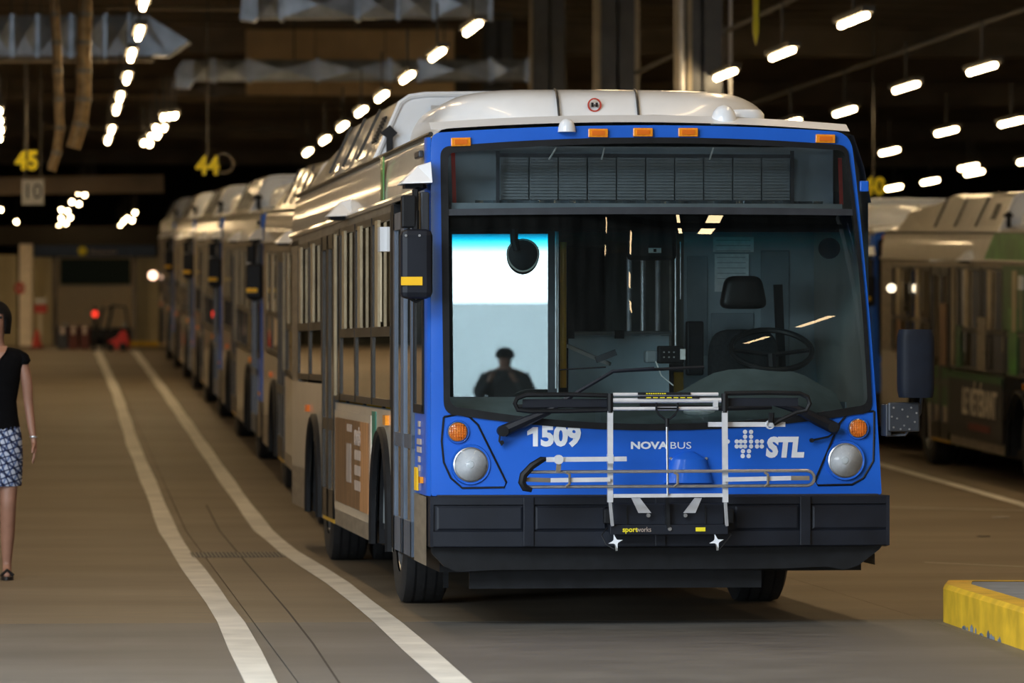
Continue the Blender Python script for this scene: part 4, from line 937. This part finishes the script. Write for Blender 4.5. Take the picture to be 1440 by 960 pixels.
# ------------------------------------------------------------------ columns
for k, (px, D) in enumerate(((984, 65), (866, 74.9), (771, 84.8), (700, 94.6), (640, 104))):
    p = P(px, 489, D); z0 = gz(p.y, p.x); w2 = .26
    c = empty('column', (p.x, p.y, z0), label=['nearest grey steel column above the numbered bus roof, with pale conduits', 'second nearest grey column above the bus roof, one beige edge',
        'third nearest grey column above the bus roof', 'fourth nearest dark column, beside the duct end', 'farthest dark column, left of the others'][k], cat='column', group='columns in line behind the numbered bus')
    H = CEIL-z0-.05
    M().box(-w2, w2, -w2, -w2+.04, 0, H).box(-w2, w2, w2-.04, w2, 0, H).box(-.02, .02, -w2, w2, 0, H).build('column_section', COLM, c)
    if k < 2:
        M().box(-w2-.10, -w2-.005, -w2-.03, -w2+.1, 1.0, H).build('beige_edge', COLW, c)
        if k == 0:
            M().tube([(-w2-.02, -w2-.1, 1.0), (-w2-.02, -w2-.1, H)], .035, 8).tube([(w2+.11, -w2, 1.0), (w2+.11, -w2, H)], .022, 6).build('conduit', SILVER, c)
            M().box(-w2+.06, -w2+.12, -w2-.03, -w2, 1.0, H).build('beige_edge', COLW, c)
        else: M().box(w2, w2+.07, -w2, -w2+.1, 1.0, H).build('beige_edge', COLW, c)
    else: M().tube([(-w2-.06, -w2, 1.0), (-w2-.06, -w2, H)], .025, 6).build('conduit', COLW if k == 2 else SKIRT, c)
# looped pipe between columns
a, b, c_ = P(795, 125, 88), P(797, 12, 88), P(842, 6, 88)
tag(M().tube([P(795, 200, 88), a, P(793, 20, 88), b, P(805, 7, 88), c_, P(960, 6, 88)], .035, 7).tube([P(960, 6, 88), P(960, 6, 88)+Vector((0,0,1.2))], .02, 5).build('pipe', SKIRT), 'thin bent pipe between the columns above the bus roof', 'pipe')

# ------------------------------------------------------------------ ducts, wall panel, hoses, straps
def duct(name, pxs, yt, yb, D, depth, m, label, cross=True, end=None):
    """rectangular sheet duct running across, each section a part with cross-broken faces"""
    zt, zb_ = P(0, yt, D).z, P(0, yb, D).z; xs_ = [P(px, 0, D) for px in pxs]
    o = empty(name, (xs_[0].x, xs_[0].y, zb_), (0, 0, -YAW), label=label, cat='duct'); h = zt-zb_
    ls = [(q-xs_[0]).length for q in xs_]
    for i in range(len(ls)-1):
        a, b = ls[i]+.01, ls[i+1]-.01; mm = M(); yf = 0; cc = ((a+b)/2, -.05, h/2)
        fr = [(a,0,0),(b,0,0),(b,0,h),(a,0,h)]
        mm.add(fr+[cc]+[(a,depth,0),(b,depth,0),(b,depth,h),(a,depth,h)], [(0,1,4),(1,2,4),(2,3,4),(3,0,4),(0,5,6,1),(1,6,7,2),(2,7,8,3),(3,8,5,0),(5,8,7,6)])
        mm.build('duct_section', m, o)
        M().box(b-.02, b+.04, -.03, depth+.03, -.03, h+.03).build('flange', m, o)
    for t_ in (.3, .75): M().tube([(ls[-1]*t_, depth/2, h-.01), (ls[-1]*t_, depth/2, CEIL-zb_)], .015, 5).build('hanger', HOUS, o)
    return o, h, ls
d1, h, ls = duct('air_duct', [-60,-20,17,53,100,148,183], 22, 78, 72, .6, GALV, 'grey sheet metal duct with creased faces at the upper left')
a = ls[-1]
M().add([(a,0,0),(a,0,h),(a+.25,-.05,h),(a+.85,-.1,h*.35),(a+.55,-.05,.0),(a,.6,0),(a,.6,h),(a+.25,.6,h),(a+.85,.6,h*.35),(a+.55,.6,0)],
        [(0,4,3,2,1),(5,6,7,8,9),(1,2,7,6),(2,3,8,7),(3,4,9,8),(4,0,5,9)]).build('duct_elbow', GALV, d1)
M().box(-.5, a+.3, -.02, .62, -.07, -.01).build('duct_underside', SKIRT, d1)
d2, h, ls = duct('air_duct', [272,300,350,447,548,590,690,742], 84, 113, 85, .45, GALV, 'long grey duct in front of the beige wall panel')
M().add([(-.35,0,-.12),(-.30,0,h*.5),(-.18,0,h*.95),(-.0,0,h),(0,0,0),(-.08,0,-.13),(-.35,.4,-.12),(-.30,.4,h*.5),(-.18,.4,h*.95),(0,.4,h),(0,.4,0),(-.08,.4,-.13)],
        [(0,1,2,3,4,5),(11,10,9,8,7,6),(0,6,7,1),(1,7,8,2),(2,8,9,3),(5,4,10,11),(0,5,11,6)]).build('duct_elbow', GALV, d2)
d3, h, ls = duct('air_duct', [362,395,503,560,610,690], -12, 25, 68, .45, GALV, 'grey duct cut by the top edge, above the beige panel')
M().add([(-.24,0,-.02),(-.2,0,h),(0,0,h),(0,0,0),(-.05,0,-.05),(-.24,.4,-.02),(-.2,.4,h),(0,.4,h),(0,.4,0),(-.05,.4,-.05)], [(0,1,2,3,4),(9,8,7,6,5),(0,5,6,1),(1,6,7,2),(0,4,9,5),(4,3,8,9)]).build('duct_elbow', GALV, d3)
d4, h, ls = duct('air_duct', [236,300,420], 118, 136, 96, .4, SKIRT, 'dim duct beyond the long grey duct', )
pa = P(345, 134, 93); pb = P(640, 42, 93); bp_ = empty('wall_panel', pa, (0, 0, -YAW), label='beige wall panel hanging behind the long grey duct', cat='panel')
wd = (Vector((pb.x, pb.y, 0))-Vector((pa.x, pa.y, 0))).length
for k in range(3): M().box(k*wd/3+.01, (k+1)*wd/3-.01, 0, .08, 0, pb.z-pa.z).build('panel_board', PANELB, bp_)
for (px0, y0_, px1, y1_, D, lab) in ((60,178,440,182,100,'long thin pipe under the dark ceiling on the left'),(150,10,640,14,82,'thin pipe above the beige panel'),(300,150,560,150,104,'far thin pipe right of the hanging 44')):
    A0, B0 = P(px0,y0_,D), P(px1,y1_,D); o = M().tube([A0, B0], .045, 6).build('pipe', SKIRT); tag(o, lab, 'pipe')
    for t_ in (.04, .35, .66, .96): q = A0.lerp(B0, t_); M().tube([q, (q.x, q.y, CEIL)], .012, 5).build('hanger', HOUS, o)
tag(M().tube([P(60,132,106), P(560,136,106)], .12, 6).build('beam', JOIST), 'brown cross beam below the grey ducts', 'beam')
tag(M().bar(P(-40,262,100), P(230,258,100), .2, .35).build('beam', JOIST), 'dark brown lintel beam behind the hanging 45', 'beam')
def hose(pts, D, r, label):
    q = [P(x, y, D) for x, y in pts]; o = M().tube(q, r, 10).build('exhaust_hose', HOSE)
    for k in range(1, len(q)-1): 
        d = (q[k+1]-q[k-1]).normalized(); M().tube([q[k]-d*.03, q[k]+d*.03], r*1.12, 10).build('hose_clamp', SKIRT, o)
    tag(o, label, 'hose', 'hanging exhaust hoses')
hose([(76,-20),(77,20),(80,60),(81,100),(83,140),(84,180),(80,215),(72,240)], 58, .055, 'thin brown hanging exhaust hose, leftmost of the two')
hose([(121,-20),(120,20),(118,60),(118,100),(118,140),(113,175),(103,208)], 58, .085, 'thick brown hanging exhaust hose, second from the left')
st = M().bar(P(1063,-20,52), P(1063,45,52), .06, .02).build('lifting_strap', YELT); tag(st, 'yellow strap hanging from the ceiling', 'strap')
M().prism([P(1059,45,52), P(1067,45,52), P(1063,64,52)], (0, .02, 0)).build('strap_end', YELT, st)

# ------------------------------------------------------------------ hanging numbers
def number(s, px, py, D, hpx, label, name='hanging_number'):
    p = P(px, py, D); size = hpx/F*D/.70
    o = empty(name, p, label=label, cat='number sign', group=None)
    bd = text('numeral', s, YELT, o, Matrix.Rotation(-YAW, 4, 'Z') @ Matrix.Rotation(PI/2, 4, 'X'), size, ext=.02, bold=size*.035, xs=.92)
    M().tube([(0, .02, size*.35), (0, .02, CEIL-p.z-.42)], .012, 5).build('hanging_wire', HOUS, o); return o
number('45', 38, 227, 74, 25, 'yellow hanging lane number 45 above the white sign')
o44 = number('44', 292, 234, 74, 25, 'yellow hanging lane number 44 left of the bus roof')
M().disc((.24, .05, .05), 0, 0, 'y', 16, [(.13,0),(.155,0),(.155,.03),(.13,.03)]).build('cable_coil', SKIRT, o44)
number('40', 1229, 263, 74, 24, 'yellow hanging lane number 40 beside the numbered bus')
p = P(46, 270, 76); sg = M().box(-.165, .165, -.02, .02, -.19, .19).build('hanging_sign', SIGNW); sg.location = p; sg.rotation_euler = (0, 0, -YAW)
tag(sg, 'white hanging sign reading 10 below the yellow 45', 'sign')
text('sign_numeral', '10', DARK, sg, FACE(0, -.024, 0), .33, ext=.003, xs=.9)
for x in (-.12, .12): M().tube([(x, 0, .18), (x, 0, CEIL-p.z)], .01, 4).build('hanging_wire', HOUS, sg)

# ------------------------------------------------------------------ far end of the lane
FZ = gz(111)
def fb(x0_, x1_, yt, yb, D, th, name, m, par=None, **k):
    """upright box whose face spans pixels at depth D"""
    a = P(x0_, yb, D); b = P(x1_, yt, D); s_ = (Vector((b.x, b.y, 0))-Vector((a.x, a.y, 0))).length
    o = M().box(0, s_, 0, th, 0, b.z-a.z).build(name, m, par, **k)
    o.location = a; o.rotation_euler = (0, 0, -YAW); return o
ZB = 486
w_ = empty('wall_far', P(-60, ZB, 113), kind='structure')
w_['label'] = 'beige corrugated wall left of the bay opening'
def stud(parent, x0_, x1_, yt, yb, D, m, n, nm='wall_panel'):
    for k in range(n):
        a = x0_+(x1_-x0_)*k/n; b = x0_+(x1_-x0_)*(k+1)/n
        o = fb(a+.25, b-.25, yt, yb, D-(.0 if k % 2 else .05), .1, nm, m); o.parent = parent; o.matrix_parent_inverse = Matrix.Translation(parent.location).inverted()
stud(w_, -110, 24, 358, ZB, 113, WALLC, 13); stud(w_, 46, 73, 350, ZB, 113, WALLC, 3); stud(w_, 192, 262, 362, ZB, 113, WALLC, 7)
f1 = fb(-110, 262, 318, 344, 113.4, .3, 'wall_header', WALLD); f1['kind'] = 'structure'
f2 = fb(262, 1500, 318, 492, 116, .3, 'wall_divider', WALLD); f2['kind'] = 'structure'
pil = fb(27, 45, 343, ZB, 111, .3, 'pillar', mat('white pillar paint', (.85,.75,.60), .7, noise=.1)); tag(pil, 'white pillar carrying the red round sign at the far end', 'pillar')
hd = fb(40, 218, 345, 361, 112, .3, 'header_beam', HEAD); tag(hd, 'dark blue header above the far bay opening', 'header')
q = P(116, 353, 111.9); dc = M().disc((0,0,0), .105, .02, 'y', 20).build('yellow_roundel', YELT); dc.location = q; dc.parent = hd; dc.matrix_parent_inverse = (Matrix.Translation(hd.location) @ Matrix.Rotation(-YAW, 4, 'Z')).inverted()
q = P(146, 354, 111.9); tt = text('header_lettering', 'Restaurant', PALE, None, Matrix.Rotation(-YAW, 4, 'Z') @ Matrix.Rotation(PI/2, 4, 'X'), .135, ext=.003); tt.location = q; tt.parent = hd; tt.matrix_parent_inverse = dc.matrix_parent_inverse
q = P(28, 405, 110.99); ss = M().disc((0,0,0), .135, .02, 'y', 8).build('stop_sign', REDL); ss.location = q; tag(ss, 'red round stop sign on the white pillar', 'sign')
M().box(-.08, .08, -.005, .0, -.02, .02).build('sign_bar', PALE, ss)
r_ = fb(48, 66, 428, 440, 110.5, .1, 'notice_board', REDL); tag(r_, 'small red and white board right of the white pillar', 'sign')
fb(49, 65, 419, 427, 110.5, .1, 'board_top', SIGNW).parent = None
bt = bpy.data.objects['board_top']; bt.parent = r_; bt.matrix_parent_inverse = (Matrix.Translation(r_.location) @ Matrix.Rotation(-YAW, 4, 'Z')).inverted()
def child(o, par):
    bpy.context.view_layer.update(); o.parent = par; o.matrix_parent_inverse = par.matrix_world.inverted(); return o
child(fb(54, 60, 440, 489, 110.5, .08, 'board_post', WALLM), r_)
_q = P(52, 486, 109.5); _q.z = gz(_q.y); cn = empty('traffic_cone', _q, label='orange cone at the foot of the white pillar', cat='cone')
M().disc((0,0,0), 0, 0, 'z', 16, [(.14,0),(.12,.03),(.03,.42),(0,.42)]).build('cone_body', REDL, cn); M().box(-.17,.17,-.17,.17,0,.025).build('cone_base', DARK, cn)
# frame of the opening
fo = fb(73, 79, 352, ZB, 112.6, .2, 'door_frame', SKIRT); fo['kind'] = 'structure'
fo = fb(186, 192, 352, ZB, 112.6, .2, 'door_frame', SKIRT); fo['kind'] = 'structure'
# white bus head on in the opening
def farbus():
    D = 150; a = P(78, 486, D); b = P(190, 486, D); a.z = b.z = gz(a.y); wd_ = (b-a).length; o = empty('parked_bus', a, (0,0,-YAW), label='white bus facing out beyond the far bay opening', cat='bus')
    z = lambda py: P(0, py, D).z-a.z
    cw = mat('far bus white paint', (.85, .72, .54), .5, noise=.06)
    M().box(0, wd_, 0, 10, z(462), z(400)).box(0, .14, 0, 10, z(400), z(352)).box(wd_-.14, wd_, 0, 10, z(400), z(352)).box(0, wd_, 0, 10, z(364), z(345)).build('body', cw, o, .06)
    M().box(.14, wd_-.14, .02, .05, z(400), z(363)).build('windshield', TEALD, o)
    M().box(.14, wd_-.14, .6, .7, z(400), z(363)).build('cab_interior', TEALD, o)
    M().box(.02, wd_-.02, -.08, .2, z(476), z(462)).build('bumper', DARK, o)
    for x in (.3, wd_-.3): M().disc((x, -.02, z(458)), .1, .04, 'y', 16).build('headlamp', PAPER, o)
    for x in (.15, wd_-.45): M().disc((x, .8, .5), 0, 0, 'x', 20, [(0,0),(.48,0),(.48,.3),(0,.3)]).build('wheel', TYRE, o)
TEALD = mat('dark teal interior', (.02, .05, .055), .7)
farbus()
# red pallet truck and stacked crates before it
_q = P(152, 486, 107.2); _q.z = gz(_q.y); pt = empty('pallet_truck', _q, (0,0,-YAW), label='red and black forklift at the far bay opening', cat='forklift')
u = 108/F
M().prism([(-.05,0,.05),(.42,0,.05),(.44,0,.20),(.38,0,.42),(.30,0,.46),(.18,0,.30),(.02,0,.22)], (0,.5,0)).build('chassis', mat('red truck paint', (.62,.02,.01), .4), pt)
for x in (-.22, -.02): M().bar((x-.10,0,.02), (x+.12,0,.95), .05, .06, (0,1,0)).build('mast_rail', BLACK, pt)
M().tube([(-.02,.1,.9),(.1,.1,.98),(.36,.1,.95),(.42,.1,.5)], .025, 6).build('overhead_guard', BLACK, pt)
M().box(.1,.35,.1,.4,.3,.5).build('seat', BLACK, pt); M().disc((-.28,-.05,.80), .07, .04, 'y', 14).build('red_lamp', REDG if 0 else mat('glowing red lamp', (1,.04,.02), .4, emit=1.2), pt)
M().bar((-.30,0,.0), (-.28,0,.95), .07, .07, (0,1,0)).build('mast', BLACK, pt)
for x in (.05, .32): M().disc((x, -.02, .09), .09, .12, 'y', 16).build('wheel', TYRE, pt)
for k, px in enumerate((88, 103, 119)):
    o = fb(px-6.5, px+6.5, 453, 486, 109, .3, 'storage_bin', mat('dark red bin', (.10,.02,.015), .6) if k else DARK); tag(o, ['dark bin against the left jamb of the far bay', 'dark red bin in the middle of the three at the far bay', 'dark red bin nearest the forklift'][k], 'bin', 'bins at the far bay')
    o.location.z = gz(o.location.y); child(fb(px-3, px+3, 458, 470, 108.9, .03, 'bin_label', PALE), o)
for k, px in enumerate((184, 198, 212)):
    o = fb(px-3.5, px+10, 479.5, 487, 108+.1*k, .2, 'curb_block', CURBY); tag(o, 'yellow curb block at the foot of the far wall, %s' % ['left', 'middle', 'right'][k], 'curb', 'yellow curb blocks at the far wall')
# glowing discs added as distant reflections of lamps
wl_ = M().disc((0,0,0), .09, .05, 'y', 16).build('glow_disc', mat('warm glowing spot', (1,.62,.42), .5, emit=5)); wl_.location = P(215, 387, 106); tag(wl_, 'small round glowing spot beside the far end of the bus row', 'lamp')
wl_ = M().disc((0,0,0), .05, .05, 'y', 16).build('glow_disc', mat('pale glowing spot', (1,.85,.6), .5, emit=3)); wl_.location = P(1254, 405, 60.6); tag(wl_, 'small round glowing spot between the two buses on the right', 'lamp')

# ------------------------------------------------------------------ yellow curbed island
A_ = G(1326, 874); B_ = P(1640, 489, 22.0); B_.z = 0; C2 = P(1640, 489, 28.8); C2.z = 0; E_ = P(1329, 489, 28.9); E_.z = 0
ctr = (A_+B_+C2+E_)/4
isl = empty('curb_island', A_, label='yellow painted concrete curb island at the right edge', cat='curb')
Hh = .215
def inset(poly, d):
    n = len(poly); out_ = []
    for i in range(n):
        a, b, c = poly[i-1], poly[i], poly[(i+1) % n]; u = (b-a).normalized(); v = (c-b).normalized()
        n1 = Vector((-u.y, u.x, 0)); n2 = Vector((-v.y, v.x, 0)); k = (n1+n2); k = k/(k.length_squared/2) if k.length else n1
        out_.append(b+k*d)
    return out_
poly = [q-A_ for q in (A_, B_, C2, E_)]
def rnd(poly, r=.07, n=4):
    out_ = []
    for i in range(len(poly)):
        a, b, c = poly[i-1], poly[i], poly[(i+1) % len(poly)]; p = b+(a-b).normalized()*r; q = b+(c-b).normalized()*r
        for k in range(n+1): t = k/n; out_.append((1-t)**2*p+2*t*(1-t)*b+t*t*q)
    return out_
po = rnd(poly); pi_ = rnd(inset(poly, .02)); p3 = rnd(inset(poly, .16), .03)
up = lambda q, z: [Vector((v.x, v.y, z)) for v in q]
M().ring(up(po, 0), up(po, Hh-.025)).ring(up(po, Hh-.025), up(pi_, Hh)).ring(up(pi_, Hh), up(p3, Hh)).build('curb_edge', CURBY, isl)
t3 = up(p3, Hh-.003); M().add(t3, [tuple(range(len(t3)))]).build('island_top', CURBG, isl)
# chipped paint at the foot of the curb
chip = M(); dv = (B_-A_).normalized(); nv = Vector((dv.y, -dv.x, 0))
for k in range(16):
    s0 = .62+random.random()*1.6; w0 = .04+random.random()*.1; h0 = .01+random.random()*.035
    a = dv*s0+nv*.002; b = dv*(s0+w0)+nv*.002
    chip.add([a, b, b+Vector((0,0,h0*.6)), (a+b)/2+Vector((0,0,h0)), a+Vector((0,0,h0*.5))], [(0,1,2,3,4)])
chip.build('chipped_paint', CURBG, isl, kind='stuff')
lt = G(1408, 728); o = M().prism([(-.09,0,.004),(-.02,-.03,.004),(.07,-.01,.004),(.08,.03,.004),(0,.04,.004)], (0,0,.006)).build('litter', SIGNW); o.location = lt; tag(o, 'scrap of white litter on the floor at the right', 'litter')
lt = G(1382, 755); o = M().prism([(-.05,0,.004),(0,-.02,.004),(.06,-.01,.004),(.02,.03,.004)], (0,0,.006)).build('floor_cover', DARK); o.location = lt; tag(o, 'small dark metal cover in the floor at the right', 'cover')

# ------------------------------------------------------------------ people
def skinned(name, verts, edges, rad, m, parent, sub=2):
    me = bpy.data.meshes.new(name); me.from_pydata(verts, edges, []); o = bpy.data.objects.new(name, me); C.objects.link(o)
    s = o.modifiers.new('skin', 'SKIN'); s.use_smooth_shade = True
    sv = me.skin_vertices[0] if me.skin_vertices else None
    if sv is None:
        bm_ = bmesh.new(); bm_.from_mesh(me); bm_.verts.layers.skin.verify(); bm_.to_mesh(me); bm_.free(); sv = me.skin_vertices[0]
    for i, r in enumerate(rad):
        sv.data[i].radius = r if isinstance(r, tuple) else (r, r)
    sv.data[0].use_root = True
    sb = o.modifiers.new('sub', 'SUBSURF'); sb.levels = sb.render_levels = sub
    me.materials.append(m); dg = bpy.context.evaluated_depsgraph_get(); nm = bpy.data.meshes.new_from_object(o.evaluated_get(dg))
    o.modifiers.clear(); o.data = nm; nm.polygons.foreach_set('use_smooth', [True]*len(nm.polygons)); o.parent = parent; return o
def loft(rings, n=24, cap=True):
    """rings: (cx, cy, z, rx, ry)"""
    mm = M(); vs = [(cx+rx*math.cos(2*PI*k/n), cy+ry*math.sin(2*PI*k/n), z) for cx, cy, z, rx, ry in rings for k in range(n)]
    mm.add(vs, [(j*n+k, j*n+(k+1)%n, (j+1)*n+(k+1)%n, (j+1)*n+k) for j in range(len(rings)-1) for k in range(n)], True)
    if cap: mm.f += [tuple(range(n))[::-1], tuple((len(rings)-1)*n+k for k in range(n))]; mm.sm += [True]*2
    return mm
def woman():
    r = empty('person', P(-5, 489, 33.6), (0, 0, 0), label='person in black sleeveless top and checked skirt walking at the left edge', cat='person'); r.location.z = 0
    r.scale = (1, 1, 1.0)
    V = [(0,0,1.02),(0,.01,1.18),(0,.0,1.36),(0,.01,1.50),(0,.0,1.58),(0,-.01,1.66),(0,-.03,1.76),(0,-.02,1.83)]
    Rr = [(.145,.11),(.12,.09),(.135,.10),(.09,.07),(.048,.05),(.058,.062),(.072,.088),(.055,.07)]
    E = [(i, i+1) for i in range(7)]
    def add(pts, rs, root):
        b = len(V); V.extend(pts); Rr.extend(rs); E.append((root, b)); E.extend((b+i, b+i+1) for i in range(len(pts)-1)); return b+len(pts)-1
    # visible arm hangs outward, the other swings back
    wr = add([(.165,.01,1.50),(.205,.0,1.33),(.215,.01,1.18),(.235,-.02,1.03),(.25,-.05,.945)], [.045,.042,.034,.030,.021], 3)
    wr2 = add([(-.165,.01,1.50),(-.21,.06,1.33),(-.215,.11,1.18),(-.21,.08,1.03),(-.21,.03,.945)], [.045,.042,.034,.030,.021], 3)
    for wv, sx, oy in ((wr, 1, -.05), (wr2, -1, .03)):
        bx_ = V[wv]; palm = (bx_[0]+.006*sx, bx_[1]-.01, bx_[2]-.055); V.append(palm); Rr.append((.026,.016)); E.append((wv, len(V)-1)); pv = len(V)-1
        for k, (dy, ln) in enumerate(((-.030,.070),(-.011,.082),(.009,.076),(.027,.060))):
            add([(palm[0]+.002, palm[1]+dy, palm[2]-.028), (palm[0]-.004*sx, palm[1]+dy*1.1-.006, palm[2]-.028-ln*.55), (palm[0]-.014*sx, palm[1]+dy*1.1-.010, palm[2]-.028-ln)], [.0095,.0085,.007], pv)
        add([(palm[0]-.006*sx, palm[1]-.034, palm[2]+.012), (palm[0]-.012*sx, palm[1]-.050, palm[2]-.014), (palm[0]-.016*sx, palm[1]-.055, palm[2]-.04)], [.011,.010,.008], pv)
    # legs: near leg forward
    add([(.085,-.02,.92),(.08,-.10,.52),(.075,-.05,.30),(.07,-.02,.10),(.072,-.06,.045),(.074,-.17,.03)], [.085,.058,.052,.032,.034,.026], 0)
    add([(-.085,.02,.92),(-.08,.05,.52),(-.075,.20,.34),(-.07,.33,.17),(-.07,.33,.10),(-.07,.24,.035)], [.085,.058,.052,.032,.034,.026], 0)
    body = skinned('body', V, E, Rr, SKIN, r)
    for sx in (-1, 1):
        M().disc((sx*.03, -.115, 1.765), 0, 0, 'y', 10, [(.010,0),(.006,-.004),(0,-.005)]).build('eye', BLACK, r)
    M().add([(0,-.13,1.765),(-.012,-.115,1.73),(.012,-.115,1.73),(0,-.14,1.733)], [(0,1,3),(0,3,2),(1,2,3)]).build('nose', SKIN, r)
    M().box(-.022,.022,-.112,-.1,1.697,1.705).build('mouth', REDL, r)
    # hair: full cap down to the nape with a bun
    def hr(u, v):
        th = 2*PI*u; ph = v*PI*.80; s_ = math.sin(min(ph, PI*.5))*(1 if ph < PI*.5 else 1-.12*(ph/PI-.5)*3)
        z = 1.755+.125*math.cos(ph)
        if math.sin(th) < -.8: z = max(z, 1.79)
        return (.104*s_*math.cos(th), .118*s_*math.sin(th)+.012, z)
    M().grid(hr, 36, 16).build('hair', HAIR, r)
    M().grid(lambda u, v: (.062*math.sin(v*PI)*math.cos(2*PI*u)+.02, .12+.05*math.sin(v*PI)*math.sin(2*PI*u), 1.76+.055*math.cos(v*PI)), 16, 8).build('hair_bun', HAIR, r)
    tp = loft([(0,.0,.985,.165,.125),(0,.0,1.10,.145,.112),(0,0,1.20,.135,.105),(0,0,1.32,.155,.118),(0,.0,1.42,.172,.122),(0,.005,1.485,.20,.112),(0,.01,1.525,.205,.098),(0,.012,1.55,.155,.085),(0,.012,1.565,.095,.07)])
    tp.build('top', TOP, r)
    M().add([(-.075,-.072,1.572),(.075,-.072,1.572),(.06,-.110,1.53),(.0,-.127,1.455),(-.06,-.110,1.53)], [(0,1,2,3,4)]).build('neckline_skin', SKIN, r)
    for sx in (-1, 1): loft([(sx*.175,.0,1.45,.040,.052),(sx*.190,.0,1.475,.040,.056),(sx*.165,.005,1.515,.05,.056),(sx*.12,.01,1.55,.03,.04)], 16).build('cap_sleeve', TOP, r)
    loft([(0,0,1.03,.158,.118),(0,0,.95,.172,.135),(0,-.01,.82,.178,.15),(0,-.02,.66,.172,.165),(0,-.02,.63,.168,.163)], 28, False).build('skirt', SKIRTW, r)
    for (x, y, z, t) in ((.073,-.10,.0,0), (-.07,.27,.0,0)):
        s0 = M().grid(lambda u, v: (x+.043*math.cos(2*PI*u)*(1-.2*math.sin(2*PI*u)), y+.125*math.sin(2*PI*u), .002+.022*v), 20, 1)
        k = len(s0.v); s0.add([(x+.043*math.cos(2*PI*u/20)*(1-.2*math.sin(2*PI*u/20)), y+.125*math.sin(2*PI*u/20), .024) for u in range(20)], [tuple(range(20))])
        so_ = s0.build('shoe', SHOE, r); M().tube([(x-.042,y-.05,.03),(x,y-.055,.068),(x+.042,y-.05,.03)], .012, 6).build('shoe_strap', SHOE, so_)
    M().disc((.249,-.048,.955), 0, 0, 'z', 14, [(.026,0),(.028,.006),(.026,.012),(.024,.006),(.026,0)]).build('bracelet', STEEL, r)
    return r
woman()
# the onlooker behind the camera whose dark outline shows in the windshield
def onlooker():
    r = empty('person', (-.15, -.62, 0), label='dark outline of a person in the left of the windshield reflection', cat='person')
    V = [(0,0,.98),(0,0,1.15),(0,0,1.34),(0,0,1.44),(0,0,1.51),(0,0,1.58),(0,0,1.66),(0,0,1.72)]
    Rr = [(.15,.11),(.15,.11),(.17,.12),(.10,.08),(.06,.06),(.075,.085),(.09,.10),(.07,.08)]
    E = [(i, i+1) for i in range(7)]
    def add(pts, rs, root):
        b = len(V); V.extend(pts); Rr.extend(rs); E.append((root, b)); E.extend((b+i, b+i+1) for i in range(len(pts)-1)); return b+len(pts)-1
    for sx in (-1, 1):
        wv = add([(sx*.19,0,1.41),(sx*.27,.04,1.20),(sx*.25,.16,1.12),(sx*.13,.26,1.36)], [.06,.05,.042,.032], 3)
        p = V[wv]
        V.append((p[0]-.02*sx, p[1]+.03, p[2]+.04)); Rr.append((.032,.02)); E.append((wv, len(V)-1)); pv = len(V)-1; q = V[pv]
        for k in range(4): add([(q[0]-.01*sx+.015*(k-1.5), q[1]+.03, q[2]+.02), (q[0]-.02*sx+.015*(k-1.5), q[1]+.045, q[2]+.05)], [.009,.008], pv)
        add([(q[0]-.03*sx, q[1]+.01, q[2]+.01), (q[0]-.045*sx, q[1]+.02, q[2]+.035)], [.011,.009], pv)
        add([(sx*.09,0,.88),(sx*.10,.02,.50),(sx*.11,0,.09),(sx*.11,.13,.045)], [.095,.065,.042,.04], 0)
    skinned('body', V, E, Rr, SKIN, r)
    loft([(0,0,.92,.19,.13),(0,0,1.1,.19,.13),(0,0,1.3,.215,.14),(0,0,1.40,.235,.13),(0,0,1.46,.17,.10),(0,0,1.48,.09,.08)]).build('jacket', FABRIC, r)
    for sx in (-1, 1):
        M().tube([(sx*.18,0,1.41),(sx*.275,.04,1.20),(sx*.25,.17,1.12),(sx*.15,.25,1.33)], [.075,.065,.055,.045], 12).build('sleeve', FABRIC, r)
        M().tube([(sx*.09,0,.98),(sx*.10,.02,.50),(sx*.11,0,.10)], [.12,.085,.065], 12).build('trouser_leg', DARK, r)
        M().box(sx*.11-.05, sx*.11+.05, -.08, .2, .0, .09).build('shoe', SHOE, r, .02)
    M().grid(lambda u, v: (.105*math.sin(v*PI*.6)*math.cos(2*PI*u), -.01+.115*math.sin(v*PI*.6)*math.sin(2*PI*u), 1.665+.11*math.cos(v*PI*.6)), 20, 8).build('hair', HAIR, r)
    return r
onlooker().scale = (1.1, 1, .885)
